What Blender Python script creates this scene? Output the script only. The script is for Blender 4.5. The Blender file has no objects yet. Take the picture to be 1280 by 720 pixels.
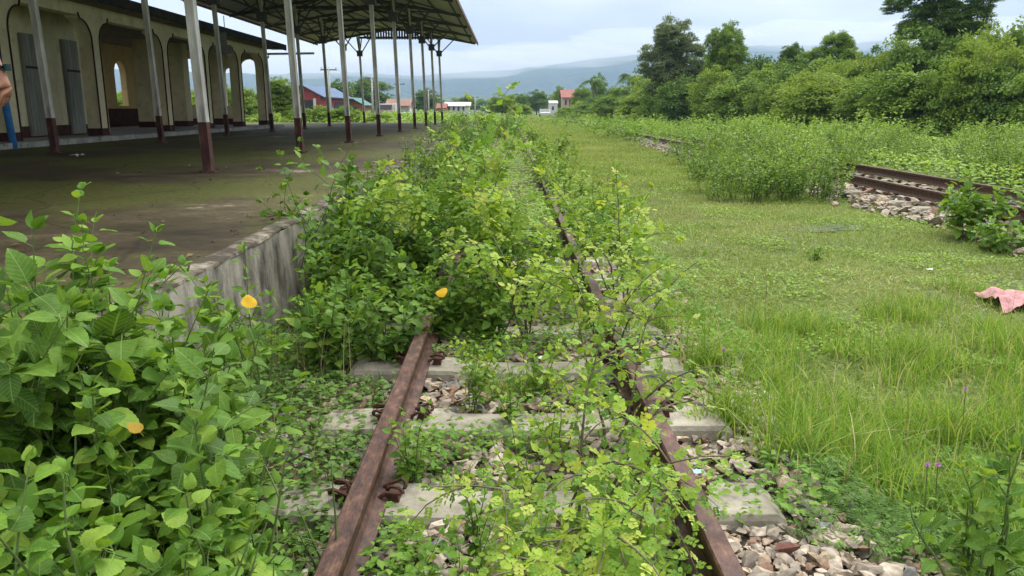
import bpy, bmesh, math, random
import numpy as np
from mathutils import Vector, Matrix, noise as mnoise

sc = bpy.context.scene
R = math.radians
random.seed(7)
# ------------------------------------------------------------------ camera
CAMZ = 1.33
PITCH = math.atan(0.224)
cam_d = bpy.data.cameras.new('camera')
cam = bpy.data.objects.new('camera', cam_d)
sc.collection.objects.link(cam)
cam.location = (0, 0, CAMZ)
cam.rotation_euler = (R(90) - PITCH, R(0.0), -0.004)
cam_d.sensor_width = 36
cam_d.lens = 28.125
cam_d.clip_start = 0.05
cam_d.clip_end = 12000
sc.camera = cam
sc.render.resolution_x = 1024
sc.render.resolution_y = 576
# ------------------------------------------------------------------ world: overcast sky
SUN_EL, SUN_ROT = R(58), R(35)
w = bpy.data.worlds.new('World')
sc.world = w
w.use_nodes = True
nt = w.node_tree
nt.nodes.clear()
N = nt.nodes.new
out = N('ShaderNodeOutputWorld')
sky = N('ShaderNodeTexSky')
sky.sky_type = 'NISHITA'
sky.sun_disc = False
sky.sun_elevation = SUN_EL
sky.sun_rotation = SUN_ROT
bg1 = N('ShaderNodeBackground')
bg1.inputs['Strength'].default_value = 0.1
nt.links.new(sky.outputs[0], bg1.inputs[0])
geo = N('ShaderNodeTexCoord')
mp = N('ShaderNodeMapping')
mp.inputs['Scale'].default_value = (1, 1, 3.2)
nt.links.new(geo.outputs['Generated'], mp.inputs[0])
no = N('ShaderNodeTexNoise')
no.inputs['Scale'].default_value = 2.6
no.inputs['Detail'].default_value = 6
no.inputs['Roughness'].default_value = 0.5
nt.links.new(mp.outputs[0], no.inputs['Vector'])
cr = N('ShaderNodeValToRGB')
cr.color_ramp.elements[0].position = 0.38
cr.color_ramp.elements[0].color = (0.238, 0.246, 0.262, 1)
cr.color_ramp.elements[1].position = 0.60
cr.color_ramp.elements[1].color = (0.375, 0.377, 0.382, 1)
nt.links.new(no.outputs[0], cr.inputs[0])
# brightness of an overcast vault: brighter towards the zenith
sp = N('ShaderNodeSeparateXYZ')
nt.links.new(geo.outputs['Generated'], sp.inputs[0])
mr = N('ShaderNodeMapRange')
mr.inputs['From Min'].default_value = 0.0
mr.inputs['From Max'].default_value = 1.0
mr.inputs['To Min'].default_value = 0.93
mr.inputs['To Max'].default_value = 2.5
nt.links.new(sp.outputs['Z'], mr.inputs['Value'])
bg2 = N('ShaderNodeBackground')
nt.links.new(cr.outputs[0], bg2.inputs[0])
nt.links.new(mr.outputs[0], bg2.inputs['Strength'])
mx = N('ShaderNodeMixShader')
mx.inputs[0].default_value = 0.93
nt.links.new(bg1.outputs[0], mx.inputs[1])
nt.links.new(bg2.outputs[0], mx.inputs[2])
nt.links.new(mx.outputs[0], out.inputs[0])
sd = bpy.data.lights.new('sun', 'SUN')
sd.energy = 1.5
sd.angle = R(35)
sd.color = (1.0, 0.96, 0.9)
sun = bpy.data.objects.new('sun', sd)
sc.collection.objects.link(sun)
sun.rotation_euler = (R(90) - SUN_EL, 0, R(180) - SUN_ROT)
sc.view_settings.view_transform = 'Standard'
sc.view_settings.look = 'None'
sc.view_settings.exposure = 1.5
sc.view_settings.gamma = 1.0
sc.cycles.volume_max_steps = 64
sc.cycles.max_bounces = 9
sc.cycles.diffuse_bounces = 6
sc.cycles.transmission_bounces = 3
sc.cycles.volume_bounces = 1

# ------------------------------------------------------------------ helpers
CT, ST = math.cos(PITCH), math.sin(PITCH)
def Zat(py, Y):
    t = (360 - py) / 1000.0
    return CAMZ + Y * (t * CT - ST) / (CT + t * ST)
def Xat(px, Y, z):
    return (px - 636) / 1000.0 * (Y * CT + (CAMZ - z) * ST)
def P(px, py, Y):
    z = Zat(py, Y)
    return (Xat(px, Y, z), Y, z)
def Gd(px, py, z=-0.15):
    t = (py - 360) / 1000.0
    h = CAMZ - z
    Y = h * (CT - t * ST) / (t * CT + ST)
    return (Xat(px, Y, z), Y, z)

def link(o, parent=None):
    sc.collection.objects.link(o)
    if parent is not None:
        o.parent = parent
    return o
def tag(o, label=None, cat=None, group=None, kind=None):
    if label: o['label'] = label
    if cat: o['category'] = cat
    if group: o['group'] = group
    if kind: o['kind'] = kind
    return o
def empty(name, loc=(0, 0, 0), rz=0.0):
    o = bpy.data.objects.new(name, None)
    o.location = loc
    o.rotation_euler = (0, 0, rz)
    o.empty_display_size = 0.1
    return link(o)
def copy_tree(o, parent=None):
    c = o.copy()
    sc.collection.objects.link(c)
    c.parent = parent
    for ch in list(o.children):
        copy_tree(ch, c)
    return c

def mesh_np(name, V, F, tint=None, uv=None, smooth=False, mats=()):
    V = np.asarray(V, dtype=np.float32)
    F = np.asarray(F, dtype=np.int32)
    me = bpy.data.meshes.new(name)
    k = F.shape[1]
    me.vertices.add(len(V))
    me.vertices.foreach_set('co', V.ravel())
    me.loops.add(F.size)
    me.loops.foreach_set('vertex_index', F.ravel())
    me.polygons.add(len(F))
    me.polygons.foreach_set('loop_start', np.arange(0, F.size, k, dtype=np.int32))
    try:
        me.polygons.foreach_set('loop_total', np.full(len(F), k, dtype=np.int32))
    except Exception:
        pass
    if tint is not None:
        a = me.attributes.new('tint', 'FLOAT', 'POINT')
        a.data.foreach_set('value', np.asarray(tint, dtype=np.float32))
    if uv is not None:
        l = me.uv_layers.new(name='UVMap')
        l.data.foreach_set('uv', np.asarray(uv, dtype=np.float32)[F.ravel()].ravel())
    me.update(calc_edges=True)
    me.polygons.foreach_set('use_smooth', np.full(len(F), bool(smooth)))
    for m in mats:
        me.materials.append(m)
    return me

class MB:
    """collects polygons, then links them as one mesh object"""
    def __init__(s):
        s.v = []; s.f = []
    def add(s, vs, fs):
        b = len(s.v)
        s.v += [tuple(v) for v in vs]
        s.f += [tuple(i + b for i in f) for f in fs]
    def box(s, x0, x1, y0, y1, z0, z1):
        s.add([(x0,y0,z0),(x1,y0,z0),(x1,y1,z0),(x0,y1,z0),(x0,y0,z1),(x1,y0,z1),(x1,y1,z1),(x0,y1,z1)],
              [(0,3,2,1),(4,5,6,7),(0,1,5,4),(1,2,6,5),(2,3,7,6),(3,0,4,7)])
    def bar(s, a, b, wx, wz=None, up=(0, 0, 1)):
        wz = wz or wx
        a = Vector(a); b = Vector(b)
        d = (b - a).normalized()
        u = Vector(up)
        if abs(d.dot(u)) > 0.98: u = Vector((0, 1, 0))
        sx = d.cross(u).normalized() * wx / 2
        sz = d.cross(sx).normalized() * wz / 2
        vs = [a-sx-sz, a+sx-sz, a+sx+sz, a-sx+sz, b-sx-sz, b+sx-sz, b+sx+sz, b-sx+sz]
        s.add(vs, [(0,3,2,1),(4,5,6,7),(0,1,5,4),(1,2,6,5),(2,3,7,6),(3,0,4,7)])
    def tube(s, pts, rad, n=6, cap=True):
        pts = [Vector(p) for p in pts]
        if not hasattr(rad, '__len__'): rad = [rad] * len(pts)
        b = len(s.v)
        for i, p in enumerate(pts):
            d = (pts[min(i+1, len(pts)-1)] - pts[max(i-1, 0)]).normalized()
            u = Vector((1, 0, 0)) if abs(d.x) < 0.8 else Vector((0, 1, 0))
            a = d.cross(u).normalized(); c = d.cross(a)
            for k in range(n):
                t = 2 * math.pi * k / n
                s.v.append(tuple(p + (a * math.cos(t) + c * math.sin(t)) * rad[i]))
        for i in range(len(pts) - 1):
            for k in range(n):
                k2 = (k + 1) % n
                s.f.append((b+i*n+k, b+i*n+k2, b+(i+1)*n+k2, b+(i+1)*n+k))
        if cap:
            s.f.append(tuple(b + k for k in reversed(range(n))))
            s.f.append(tuple(b + (len(pts)-1)*n + k for k in range(n)))
    def prism(s, poly, y0, y1, axis='y'):
        """poly: 2D outline; axis y: (x,z) extruded y0..y1; axis x: (y,z); axis z: (x,y)"""
        def m(p, t):
            if axis == 'y': return (p[0], t, p[1])
            if axis == 'x': return (t, p[0], p[1])
            return (p[0], p[1], t)
        n = len(poly)
        vs = [m(p, y0) for p in poly] + [m(p, y1) for p in poly]
        fs = [tuple(range(n)), tuple(range(2*n-1, n-1, -1))]
        fs += [(i, n+i, n+(i+1) % n, (i+1) % n) for i in range(n)]
        s.add(vs, fs)
    def mesh(s, name, mat, smooth=False, bevel=0.0):
        me = bpy.data.meshes.new(name)
        me.from_pydata(s.v, [], s.f)
        bm = bmesh.new(); bm.from_mesh(me)
        bmesh.ops.recalc_face_normals(bm, faces=bm.faces)
        if bevel:
            bmesh.ops.bevel(bm, geom=[e for e in bm.edges], offset=bevel, segments=1, affect='EDGES', clamp_overlap=True)
        bm.to_mesh(me); bm.free()
        if smooth:
            me.polygons.foreach_set('use_smooth', [True]*len(me.polygons))
        me.materials.append(mat)
        return me
    def build(s, name, mat, parent=None, smooth=False, bevel=0.0, loc=None):
        o = bpy.data.objects.new(name, s.mesh(name, mat, smooth, bevel))
        if loc: o.location = loc
        return link(o, parent)

# ------------------------------------------------------------------ materials
def newmat(name):
    m = bpy.data.materials.new(name)
    m.use_nodes = True
    t = m.node_tree
    return m, t, t.nodes.new, t.links.new, t.nodes['Principled BSDF']
def ramp(t, stops):
    c = t.nodes.new('ShaderNodeValToRGB')
    e = c.color_ramp.elements
    while len(e) < len(stops): e.new(0.5)
    for k, (p, col) in enumerate(stops):
        e[k].position = p
        e[k].color = (*col, 1)
    return c
def surf(name, stops, scale=8, rough=0.85, detail=8, bump=0.3, bscale=40, vec=(1, 1, 1), stops2=None, scale2=1.0, spec=0.3, bdist=0.01, metal=0.0):
    """two noise layers in object space with fine relief"""
    m, t, N, L, b = newmat(name)
    tc = N('ShaderNodeTexCoord'); mp = N('ShaderNodeMapping'); mp.inputs['Scale'].default_value = vec
    L(tc.outputs['Object'], mp.inputs[0])
    n = N('ShaderNodeTexNoise'); n.inputs['Scale'].default_value = scale; n.inputs['Detail'].default_value = detail; n.inputs['Roughness'].default_value = 0.62
    L(mp.outputs[0], n.inputs['Vector'])
    r = ramp(t, stops); L(n.outputs[0], r.inputs[0])
    col = r.outputs[0]
    if stops2:
        n2 = N('ShaderNodeTexNoise'); n2.inputs['Scale'].default_value = scale2; n2.inputs['Detail'].default_value = 6
        L(mp.outputs[0], n2.inputs['Vector'])
        r2 = ramp(t, stops2); L(n2.outputs[0], r2.inputs[0])
        mm = N('ShaderNodeMix'); mm.data_type = 'RGBA'; mm.blend_type = 'MULTIPLY'; mm.inputs[0].default_value = 1
        L(col, mm.inputs[6]); L(r2.outputs[0], mm.inputs[7]); col = mm.outputs[2]
    L(col, b.inputs['Base Color'])
    b.inputs['Roughness'].default_value = rough
    b.inputs['Metallic'].default_value = metal
    b.inputs['Specular IOR Level'].default_value = spec
    nb = N('ShaderNodeTexNoise'); nb.inputs['Scale'].default_value = bscale; nb.inputs['Detail'].default_value = 6
    L(mp.outputs[0], nb.inputs['Vector'])
    bu = N('ShaderNodeBump'); bu.inputs['Strength'].default_value = bump; bu.inputs['Distance'].default_value = bdist
    L(nb.outputs[0], bu.inputs['Height']); L(bu.outputs[0], b.inputs['Normal'])
    return m

def leafmat(name, stops, mode='attr', trans=0.3, rough=0.5, veins=False, tcol=1.35):
    m, t, N, L, b = newmat(name)
    if mode == 'attr':
        a = N('ShaderNodeAttribute'); a.attribute_name = 'tint'; src = a.outputs['Fac']
    else:
        a = N('ShaderNodeObjectInfo'); src = a.outputs['Random']
    r = ramp(t, stops); L(src, r.inputs[0])
    col = r.outputs[0]
    if veins:
        uv = N('ShaderNodeUVMap'); sx = N('ShaderNodeSeparateXYZ'); L(uv.outputs[0], sx.inputs[0])
        ab = N('ShaderNodeMath'); ab.operation = 'ABSOLUTE'; L(sx.outputs[0], ab.inputs[0])
        # side veins run up and out from the midrib
        m1 = N('ShaderNodeMath'); m1.operation = 'MULTIPLY_ADD'; m1.inputs[1].default_value = -0.75; L(ab.outputs[0], m1.inputs[0]); L(sx.outputs[1], m1.inputs[2])
        m2 = N('ShaderNodeMath'); m2.operation = 'MULTIPLY'; m2.inputs[1].default_value = 46; L(m1.outputs[0], m2.inputs[0])
        s1 = N('ShaderNodeMath'); s1.operation = 'SINE'; L(m2.outputs[0], s1.inputs[0])
        g1 = N('ShaderNodeMapRange'); g1.inputs[1].default_value = 0.86; g1.inputs[2].default_value = 1.0; L(s1.outputs[0], g1.inputs[0])
        g2 = N('ShaderNodeMapRange'); g2.inputs[1].default_value = 0.012; g2.inputs[2].default_value = 0.03; g2.inputs[3].default_value = 1; g2.inputs[4].default_value = 0; L(ab.outputs[0], g2.inputs[0])
        mxx = N('ShaderNodeMath'); mxx.operation = 'MAXIMUM'; L(g1.outputs[0], mxx.inputs[0]); L(g2.outputs[0], mxx.inputs[1])
        tc = N('ShaderNodeTexCoord'); nn = N('ShaderNodeTexNoise'); nn.inputs['Scale'].default_value = 5; nn.inputs['Detail'].default_value = 5
        L(uv.outputs[0], nn.inputs['Vector'])
        nr = ramp(t, [(0.35, (0.8, 0.86, 0.8)), (0.7, (1.15, 1.08, 1.1))]); L(nn.outputs[0], nr.inputs[0])
        mu = N('ShaderNodeMix'); mu.data_type = 'RGBA'; mu.blend_type = 'MULTIPLY'; mu.inputs[0].default_value = 1
        L(col, mu.inputs[6]); L(nr.outputs[0], mu.inputs[7])
        mv = N('ShaderNodeMix'); mv.data_type = 'RGBA'; mv.blend_type = 'MIX'
        k = N('ShaderNodeMath'); k.operation = 'MULTIPLY'; k.inputs[1].default_value = 0.42; L(mxx.outputs[0], k.inputs[0])
        L(k.outputs[0], mv.inputs[0]); L(mu.outputs[2], mv.inputs[6]); mv.inputs[7].default_value = (0.30, 0.44, 0.14, 1)
        # blemishes: brown spots and dry edges on some leaves
        hn = N('ShaderNodeTexNoise'); hn.noise_dimensions = '4D'; hn.inputs['Scale'].default_value = 7; hn.inputs['Detail'].default_value = 3
        hw_ = N('ShaderNodeMath'); hw_.operation = 'MULTIPLY'; hw_.inputs[1].default_value = 40; L(src, hw_.inputs[0])
        L(uv.outputs[0], hn.inputs['Vector']); L(hw_.outputs[0], hn.inputs['W'])
        hr = N('ShaderNodeMapRange'); hr.inputs[1].default_value = 0.66; hr.inputs[2].default_value = 0.72; L(hn.outputs[0], hr.inputs[0])
        hm = N('ShaderNodeMix'); hm.data_type = 'RGBA'; L(hr.outputs[0], hm.inputs[0]); L(mv.outputs[2], hm.inputs[6]); hm.inputs[7].default_value = (0.16, 0.12, 0.03, 1)
        col = hm.outputs[2]
        bu = N('ShaderNodeBump'); bu.inputs['Strength'].default_value = 0.5; bu.inputs['Distance'].default_value = 0.003; bu.invert = True
        L(mxx.outputs[0], bu.inputs['Height']); L(bu.outputs[0], b.inputs['Normal'])
    L(col, b.inputs['Base Color'])
    b.inputs['Roughness'].default_value = rough + 0.1
    b.inputs['Specular IOR Level'].default_value = 0.22
    tr = N('ShaderNodeBsdfTranslucent')
    mc = N('ShaderNodeMix'); mc.data_type = 'RGBA'; mc.blend_type = 'MULTIPLY'; mc.inputs[0].default_value = 1
    L(col, mc.inputs[6]); mc.inputs[7].default_value = (tcol*1.1, tcol, tcol*0.5, 1)
    L(mc.outputs[2], tr.inputs[0])
    ms = N('ShaderNodeMixShader'); ms.inputs[0].default_value = trans
    L(b.outputs[0], ms.inputs[1]); L(tr.outputs[0], ms.inputs[2])
    L(ms.outputs[0], t.nodes['Material Output'].inputs[0])
    return m

M = {}
# ------------------------------------------------------------------ leaf shapes (base at origin, +Y along the leaf, +Z its face)
def T_ovate(n=7, w=0.36, cup=0.10, droop=0.22, serr=0.0, petiole=0.35, wav=0.02):
    V = [(0, 0, 0)]; U = [(0, 0)]; F = []
    rows = []
    for i in range(1, n):
        v = i / n
        hw = w * (math.sin(math.pi * v ** 0.66)) ** 0.72
        if serr and i % 2: hw *= (1 - serr)
        zc = -droop * v * v
        k = len(V)
        V += [(-hw, v - 0.03 * hw, zc + cup * hw / w * 0.6 + wav * math.sin(9 * v)), (0, v, zc), (hw, v - 0.03 * hw, zc + cup * hw / w * 0.6 - wav * math.sin(8 * v + 1))]
        U += [(-hw, v), (0, v), (hw, v)]
        rows.append(k)
    tip = len(V)
    V.append((0.01, 1.0, -droop * 1.08)); U.append((0, 1))
    k = rows[0]
    F += [(0, k+1, k), (0, k+2, k+1)]
    for a, b in zip(rows[:-1], rows[1:]):
        F += [(a, a+1, b+1), (a, b+1, b), (a+1, a+2, b+2), (a+1, b+2, b+1)]
    k = rows[-1]
    F += [(k, k+1, tip), (k+1, k+2, tip)]
    if petiole:
        b = len(V)
        V += [(-0.012, -petiole, 0.05), (0.012, -petiole, 0.05), (0.012, 0.02, 0.0), (-0.012, 0.02, 0.0)]
        U += [(0, 0.5)] * 4
        F += [(b, b+1, b+2), (b, b+2, b+3)]
        V = [(x, y + petiole, z) for x, y, z in V]
    return np.array(V, float), np.array(F, int), np.array(U, float)
def T_small(w=0.32, droop=0.15):
    V = [(0,0,0), (-w,0.45,0.06), (w,0.45,0.06), (0,0.5,-droop*0.3), (0,1,-droop)]
    F = [(0,3,1), (0,2,3), (1,3,4), (3,2,4)]
    return np.array(V, float), np.array(F, int), np.array([(v[0], v[1]) for v in V])
def T_quad(w=0.35):
    V = [(0,0,0), (-w,0.5,0.08), (w,0.45,0.05), (0,1,-0.1)]
    return np.array(V, float), np.array([(0,2,1), (1,2,3)], int), np.array([(v[0], v[1]) for v in V])
def join_T(parts):
    Vs, Fs, Us, b = [], [], [], 0
    for V, F, U in parts:
        Vs.append(V); Fs.append(F + b); Us.append(U); b += len(V)
    return np.vstack(Vs), np.vstack(Fs), np.vstack(Us)
def T_pinnate(pairs=3, ll=0.34, w=0.34, ang=62, seed=0, round_=True):
    rg = random.Random(seed)
    parts = []
    rz = lambda y: 0.10 * y - 0.28 * y * y
    # rachis
    ys = [0, 0.5, 1.0]
    V = []
    for y in ys:
        V += [(-0.008, y, rz(y)), (0.008, y, rz(y))]
    parts.append((np.array(V), np.array([(0,1,3),(0,3,2),(2,3,5),(2,5,4)]), np.zeros((6, 2))))
    def lf(p, a, l, tilt):
        c, s = math.cos(a), math.sin(a)
        o = [(0,0,0), (-w*0.8,0.25,0.03), (-w,0.6,0.05), (-w*0.3,0.97,-0.02), (w*0.35,0.97,-0.02), (w,0.6,0.05), (w*0.8,0.25,0.03), (0,0.5,-0.03)]
        V = []
        for x, y, z in o:
            x *= l; y *= l; z = z * l + tilt * y
            V.append((p[0] + x*c + y*s, p[1] - x*s + y*c, p[2] + z))
        F = [(7,1,0),(7,2,1),(7,3,2),(7,4,3),(7,5,4),(7,6,5),(7,0,6)]
        return np.array(V), np.array([f[::-1] for f in F]), np.array([(q[0], q[1]) for q in o])
    for i in range(pairs):
        y = 0.28 + 0.62 * i / max(1, pairs - 0.3)
        for s in (-1, 1):
            parts.append(lf((0, y, rz(y)), s * R(ang + rg.uniform(-10, 10)), ll * rg.uniform(0.8, 1.12), rg.uniform(-0.25, 0.15)))
    parts.append(lf((0, 0.98, rz(0.98)), R(rg.uniform(-12, 12)), ll * 1.1, -0.25))
    return join_T(parts)
def T_needleleaf(k=5):
    """a twig with narrow leaflets"""
    parts = []
    for i in range(k):
        for s in (-1, 1):
            y = 0.1 + 0.8 * i / k
            a = s * R(52)
            V = [(0, y, 0), (math.sin(a)*0.2 - 0.03, y + math.cos(a)*0.16 + 0.03, 0.02), (math.sin(a)*0.2 + 0.03, y + math.cos(a)*0.16 - 0.03, 0.02), (math.sin(a)*0.42, y + math.cos(a)*0.36, -0.05)]
            parts.append((np.array(V), np.array([(0,2,1), (1,2,3)]), np.zeros((4, 2))))
    return join_T(parts)

TOV = T_ovate(14, 0.42, 0.10, 0.25, serr=0.07)
TOV2 = T_ovate(11, 0.32, 0.12, 0.18, serr=0.05)
TOV3 = T_ovate(14, 0.47, 0.05, 0.32, serr=0.11, wav=0.04)
TOV4 = T_ovate(5, 0.36, 0.12, 0.2, petiole=0.2)
TPIN = T_pinnate(3, 0.36, 0.36, 62, 1)
TPIN2 = T_pinnate(2, 0.46, 0.37, 58, 2)
TPIN3 = T_pinnate(4, 0.28, 0.34, 66, 3)
TSM = T_small()
TQ = T_quad()
TND = T_needleleaf()

def place(T, pos, dirs, nrm, size, tint=None):
    """vectorised copies of a leaf shape -> V, F, tint, UV"""
    TV, TF, TU = T
    pos = np.asarray(pos, float); dirs = np.asarray(dirs, float); nrm = np.asarray(nrm, float); size = np.asarray(size, float)
    Y = dirs / (np.linalg.norm(dirs, axis=1, keepdims=True) + 1e-9)
    Z = nrm - (nrm * Y).sum(1, keepdims=True) * Y
    Z /= (np.linalg.norm(Z, axis=1, keepdims=True) + 1e-9)
    X = np.cross(Y, Z)
    V = (TV[None, :, 0:1] * X[:, None, :] + TV[None, :, 1:2] * Y[:, None, :] + TV[None, :, 2:3] * Z[:, None, :]) * size[:, None, None] + pos[:, None, :]
    n = len(pos); k = len(TV)
    F = (TF[None] + (np.arange(n) * k)[:, None, None]).reshape(-1, TF.shape[1])
    tt = None if tint is None else np.repeat(np.asarray(tint, float), k)
    return V.reshape(-1, 3), F, tt, np.tile(TU, (n, 1))
def cat(parts):
    Vs, Fs, Ts, b = [], [], [], 0
    for p in parts:
        Vs.append(p[0]); Fs.append(p[1] + b); Ts.append(p[2] if p[2] is not None else np.zeros(len(p[0]))); b += len(p[0])
    return np.vstack(Vs), np.vstack(Fs), np.concatenate(Ts)

def shoot(rg, p0, d0, length, nseg=7, sag=0.0, wob=0.12):
    p = np.array(p0, float); d = np.array(d0, float); d /= np.linalg.norm(d)
    pts = [p.copy()]
    for i in range(nseg):
        d = d + np.array([rg.gauss(0, wob), rg.gauss(0, wob), rg.gauss(0, wob * 0.5) - sag / nseg])
        d /= np.linalg.norm(d)
        p = p + d * length / nseg
        pts.append(p.copy())
    return np.array(pts)
def along(pts, t):
    t = max(0, min(0.9999, t)) * (len(pts) - 1)
    i = int(t); f = t - i
    return pts[i] * (1 - f) + pts[i+1] * f, pts[i+1] - pts[i]

class Plant:
    def __init__(s, seed):
        s.rg = random.Random(seed)
        s.mb = MB()
        s.L = []      # leaves: pos, dir, normal, size
    def stem(s, p0, d0, length, r0, leaf, gap, start=0.25, sag=0.2, wob=0.12, nseg=7, leafsc=(1.0, 0.6), ang=60, perp=2, twigs=0, twl=0.3, upn=0.8, fl=0):
        rg = s.rg
        pts = shoot(rg, p0, d0, length, nseg, sag, wob)
        s.mb.tube([tuple(p) for p in pts], [r0 * (1 - 0.75 * i / nseg) for i in range(nseg + 1)], 5, cap=False)
        az = rg.uniform(0, 6.28)
        n = max(1, int(length * (1 - start) / gap))
        for i in range(n):
            t = start + (1 - start) * (i + 0.5) / n
            p, d = along(pts, t)
            d = d / np.linalg.norm(d)
            az += 2.4 if perp == 1 else 1.571
            ref = np.array([1.0, 0, 0]) if abs(d[0]) < 0.8 else np.array([0, 1.0, 0])
            a = np.cross(d, ref); a /= np.linalg.norm(a); c = np.cross(d, a)
            for k in range(perp):
                th = az + k * math.pi + rg.gauss(0, 0.25)
                o = a * math.cos(th) + c * math.sin(th)
                an = R(ang + rg.gauss(0, 14))
                dr = d * math.cos(an) + o * math.sin(an) + np.array([0, 0, -0.12])
                nm = np.array([rg.gauss(0, 0.3), rg.gauss(0, 0.3), upn]) + d * 0.35
                sz = leaf * (leafsc[0] * (1 - t) + leafsc[1] * t) * rg.uniform(0.72, 1.2)
                s.L.append((p, dr, nm, sz))
        # the growing tip
        for k in range(3):
            th = rg.uniform(0, 6.28)
            dr = d + 0.6 * np.array([math.cos(th), math.sin(th), 0.1])
            s.L.append((pts[-1], dr, np.array([rg.gauss(0, .3), rg.gauss(0, .3), 1.0]), leaf * leafsc[1] * 0.75))
        for k in range(twigs):
            t = rg.uniform(start * 0.7, 0.85)
            p, d = along(pts, t)
            d = d / np.linalg.norm(d)
            th = rg.uniform(0, 6.28)
            s.stem(p, d * 0.7 + np.array([math.cos(th), math.sin(th), 0.25]), twl * rg.uniform(0.6, 1.2) * (1 - 0.4 * t), r0 * 0.5, leaf, gap, 0.12, sag, wob, 5, leafsc, ang, perp, 0, 0, upn)
        return pts
    def build(s, name, label, catg, group, lmat, smat, T, as_obj=300, loc=(0, 0, 0), lmat_attr=None, leafname='leaf', near=None, xmax=99):
        """stem part + up to 300 leaves as single objects, the rest joined"""
        root = empty(name, loc)
        tag(root, label, catg, group)
        s.mb.build('stem', smat, root, smooth=True)
        rg = s.rg
        L = [q for q in s.L if q[0][0] + loc[0] < xmax]
        Ts = T if isinstance(T, list) else [T]
        if as_obj:
            if near is not None:
                L.sort(key=lambda q: float(np.linalg.norm(q[0] + np.array(loc) - near)) - q[3] * 4)
            else:
                rg.shuffle(L)
            obs, rest = L[:as_obj], L[as_obj:]
            mes = [leafmesh(t_, lmat) for t_ in Ts]
            for (p, d, nm, sz) in obs:
                Y = Vector(d).normalized(); Z = Vector(nm); Z = (Z - Z.dot(Y) * Y).normalized(); X = Y.cross(Z)
                mt = Matrix(((X.x, Y.x, Z.x, p[0]), (X.y, Y.y, Z.y, p[1]), (X.z, Y.z, Z.z, p[2]), (0, 0, 0, 1))) @ Matrix.Scale(sz, 4)
                o = bpy.data.objects.new(leafname, rg.choice(mes))
                link(o, root)
                o.matrix_local = mt
        else:
            rest = L
        if rest:
            parts = []
            for i, t_ in enumerate(Ts):
                sub = rest[i::len(Ts)]
                if not sub: continue
                parts.append(place(t_, [q[0] for q in sub], [q[1] for q in sub], [q[2] for q in sub], [q[3] for q in sub], [rg.random() for q in sub]))
            V, F, tt = cat(parts)
            o = bpy.data.objects.new('leaves' if as_obj else 'foliage', mesh_np('foliage', V, F, tt, smooth=True, mats=[lmat_attr or lmat]))
            link(o, root)
            if as_obj or len(rest) > 300: o['kind'] = 'stuff'
        return root
_lm = {}
def leafmesh(T, mat):
    k = (id(T), mat.name)
    if k not in _lm:
        _lm[k] = mesh_np('leaf', T[0], T[1], None, T[2], True, [mat])
    return _lm[k]

def fbm(x, y, s=1.0, seed=0.0):
    return mnoise.noise(Vector((x * s, y * s, seed))) + 0.5 * mnoise.noise(Vector((x * s * 2.1, y * s * 2.1, seed + 5)))
def gz(x, y):
    """height of the ground at a point"""
    def smooth(a, b, v):
        t = max(0.0, min(1.0, (v - a) / (b - a))); return t * t * (3 - 2 * t)
    d = abs(x - 0.05)
    z = -0.055 - 0.125 * smooth(0.95, 1.75, d)
    if 3 < x < 20:
        b1 = smooth(5.5, 6.1, x) * (1 - smooth(7.8, 8.8, x))
        b2 = smooth(11.6, 12.2, x) * (1 - smooth(14.0, 15.0, x))
        z += 0.11 * max(b1, b2)
    if d > 1.2 and abs(x) < 40 and -5 < y < 80:
        z += 0.02 * fbm(x, y, 0.8) * min(1, d - 1.2)
    return z
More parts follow.
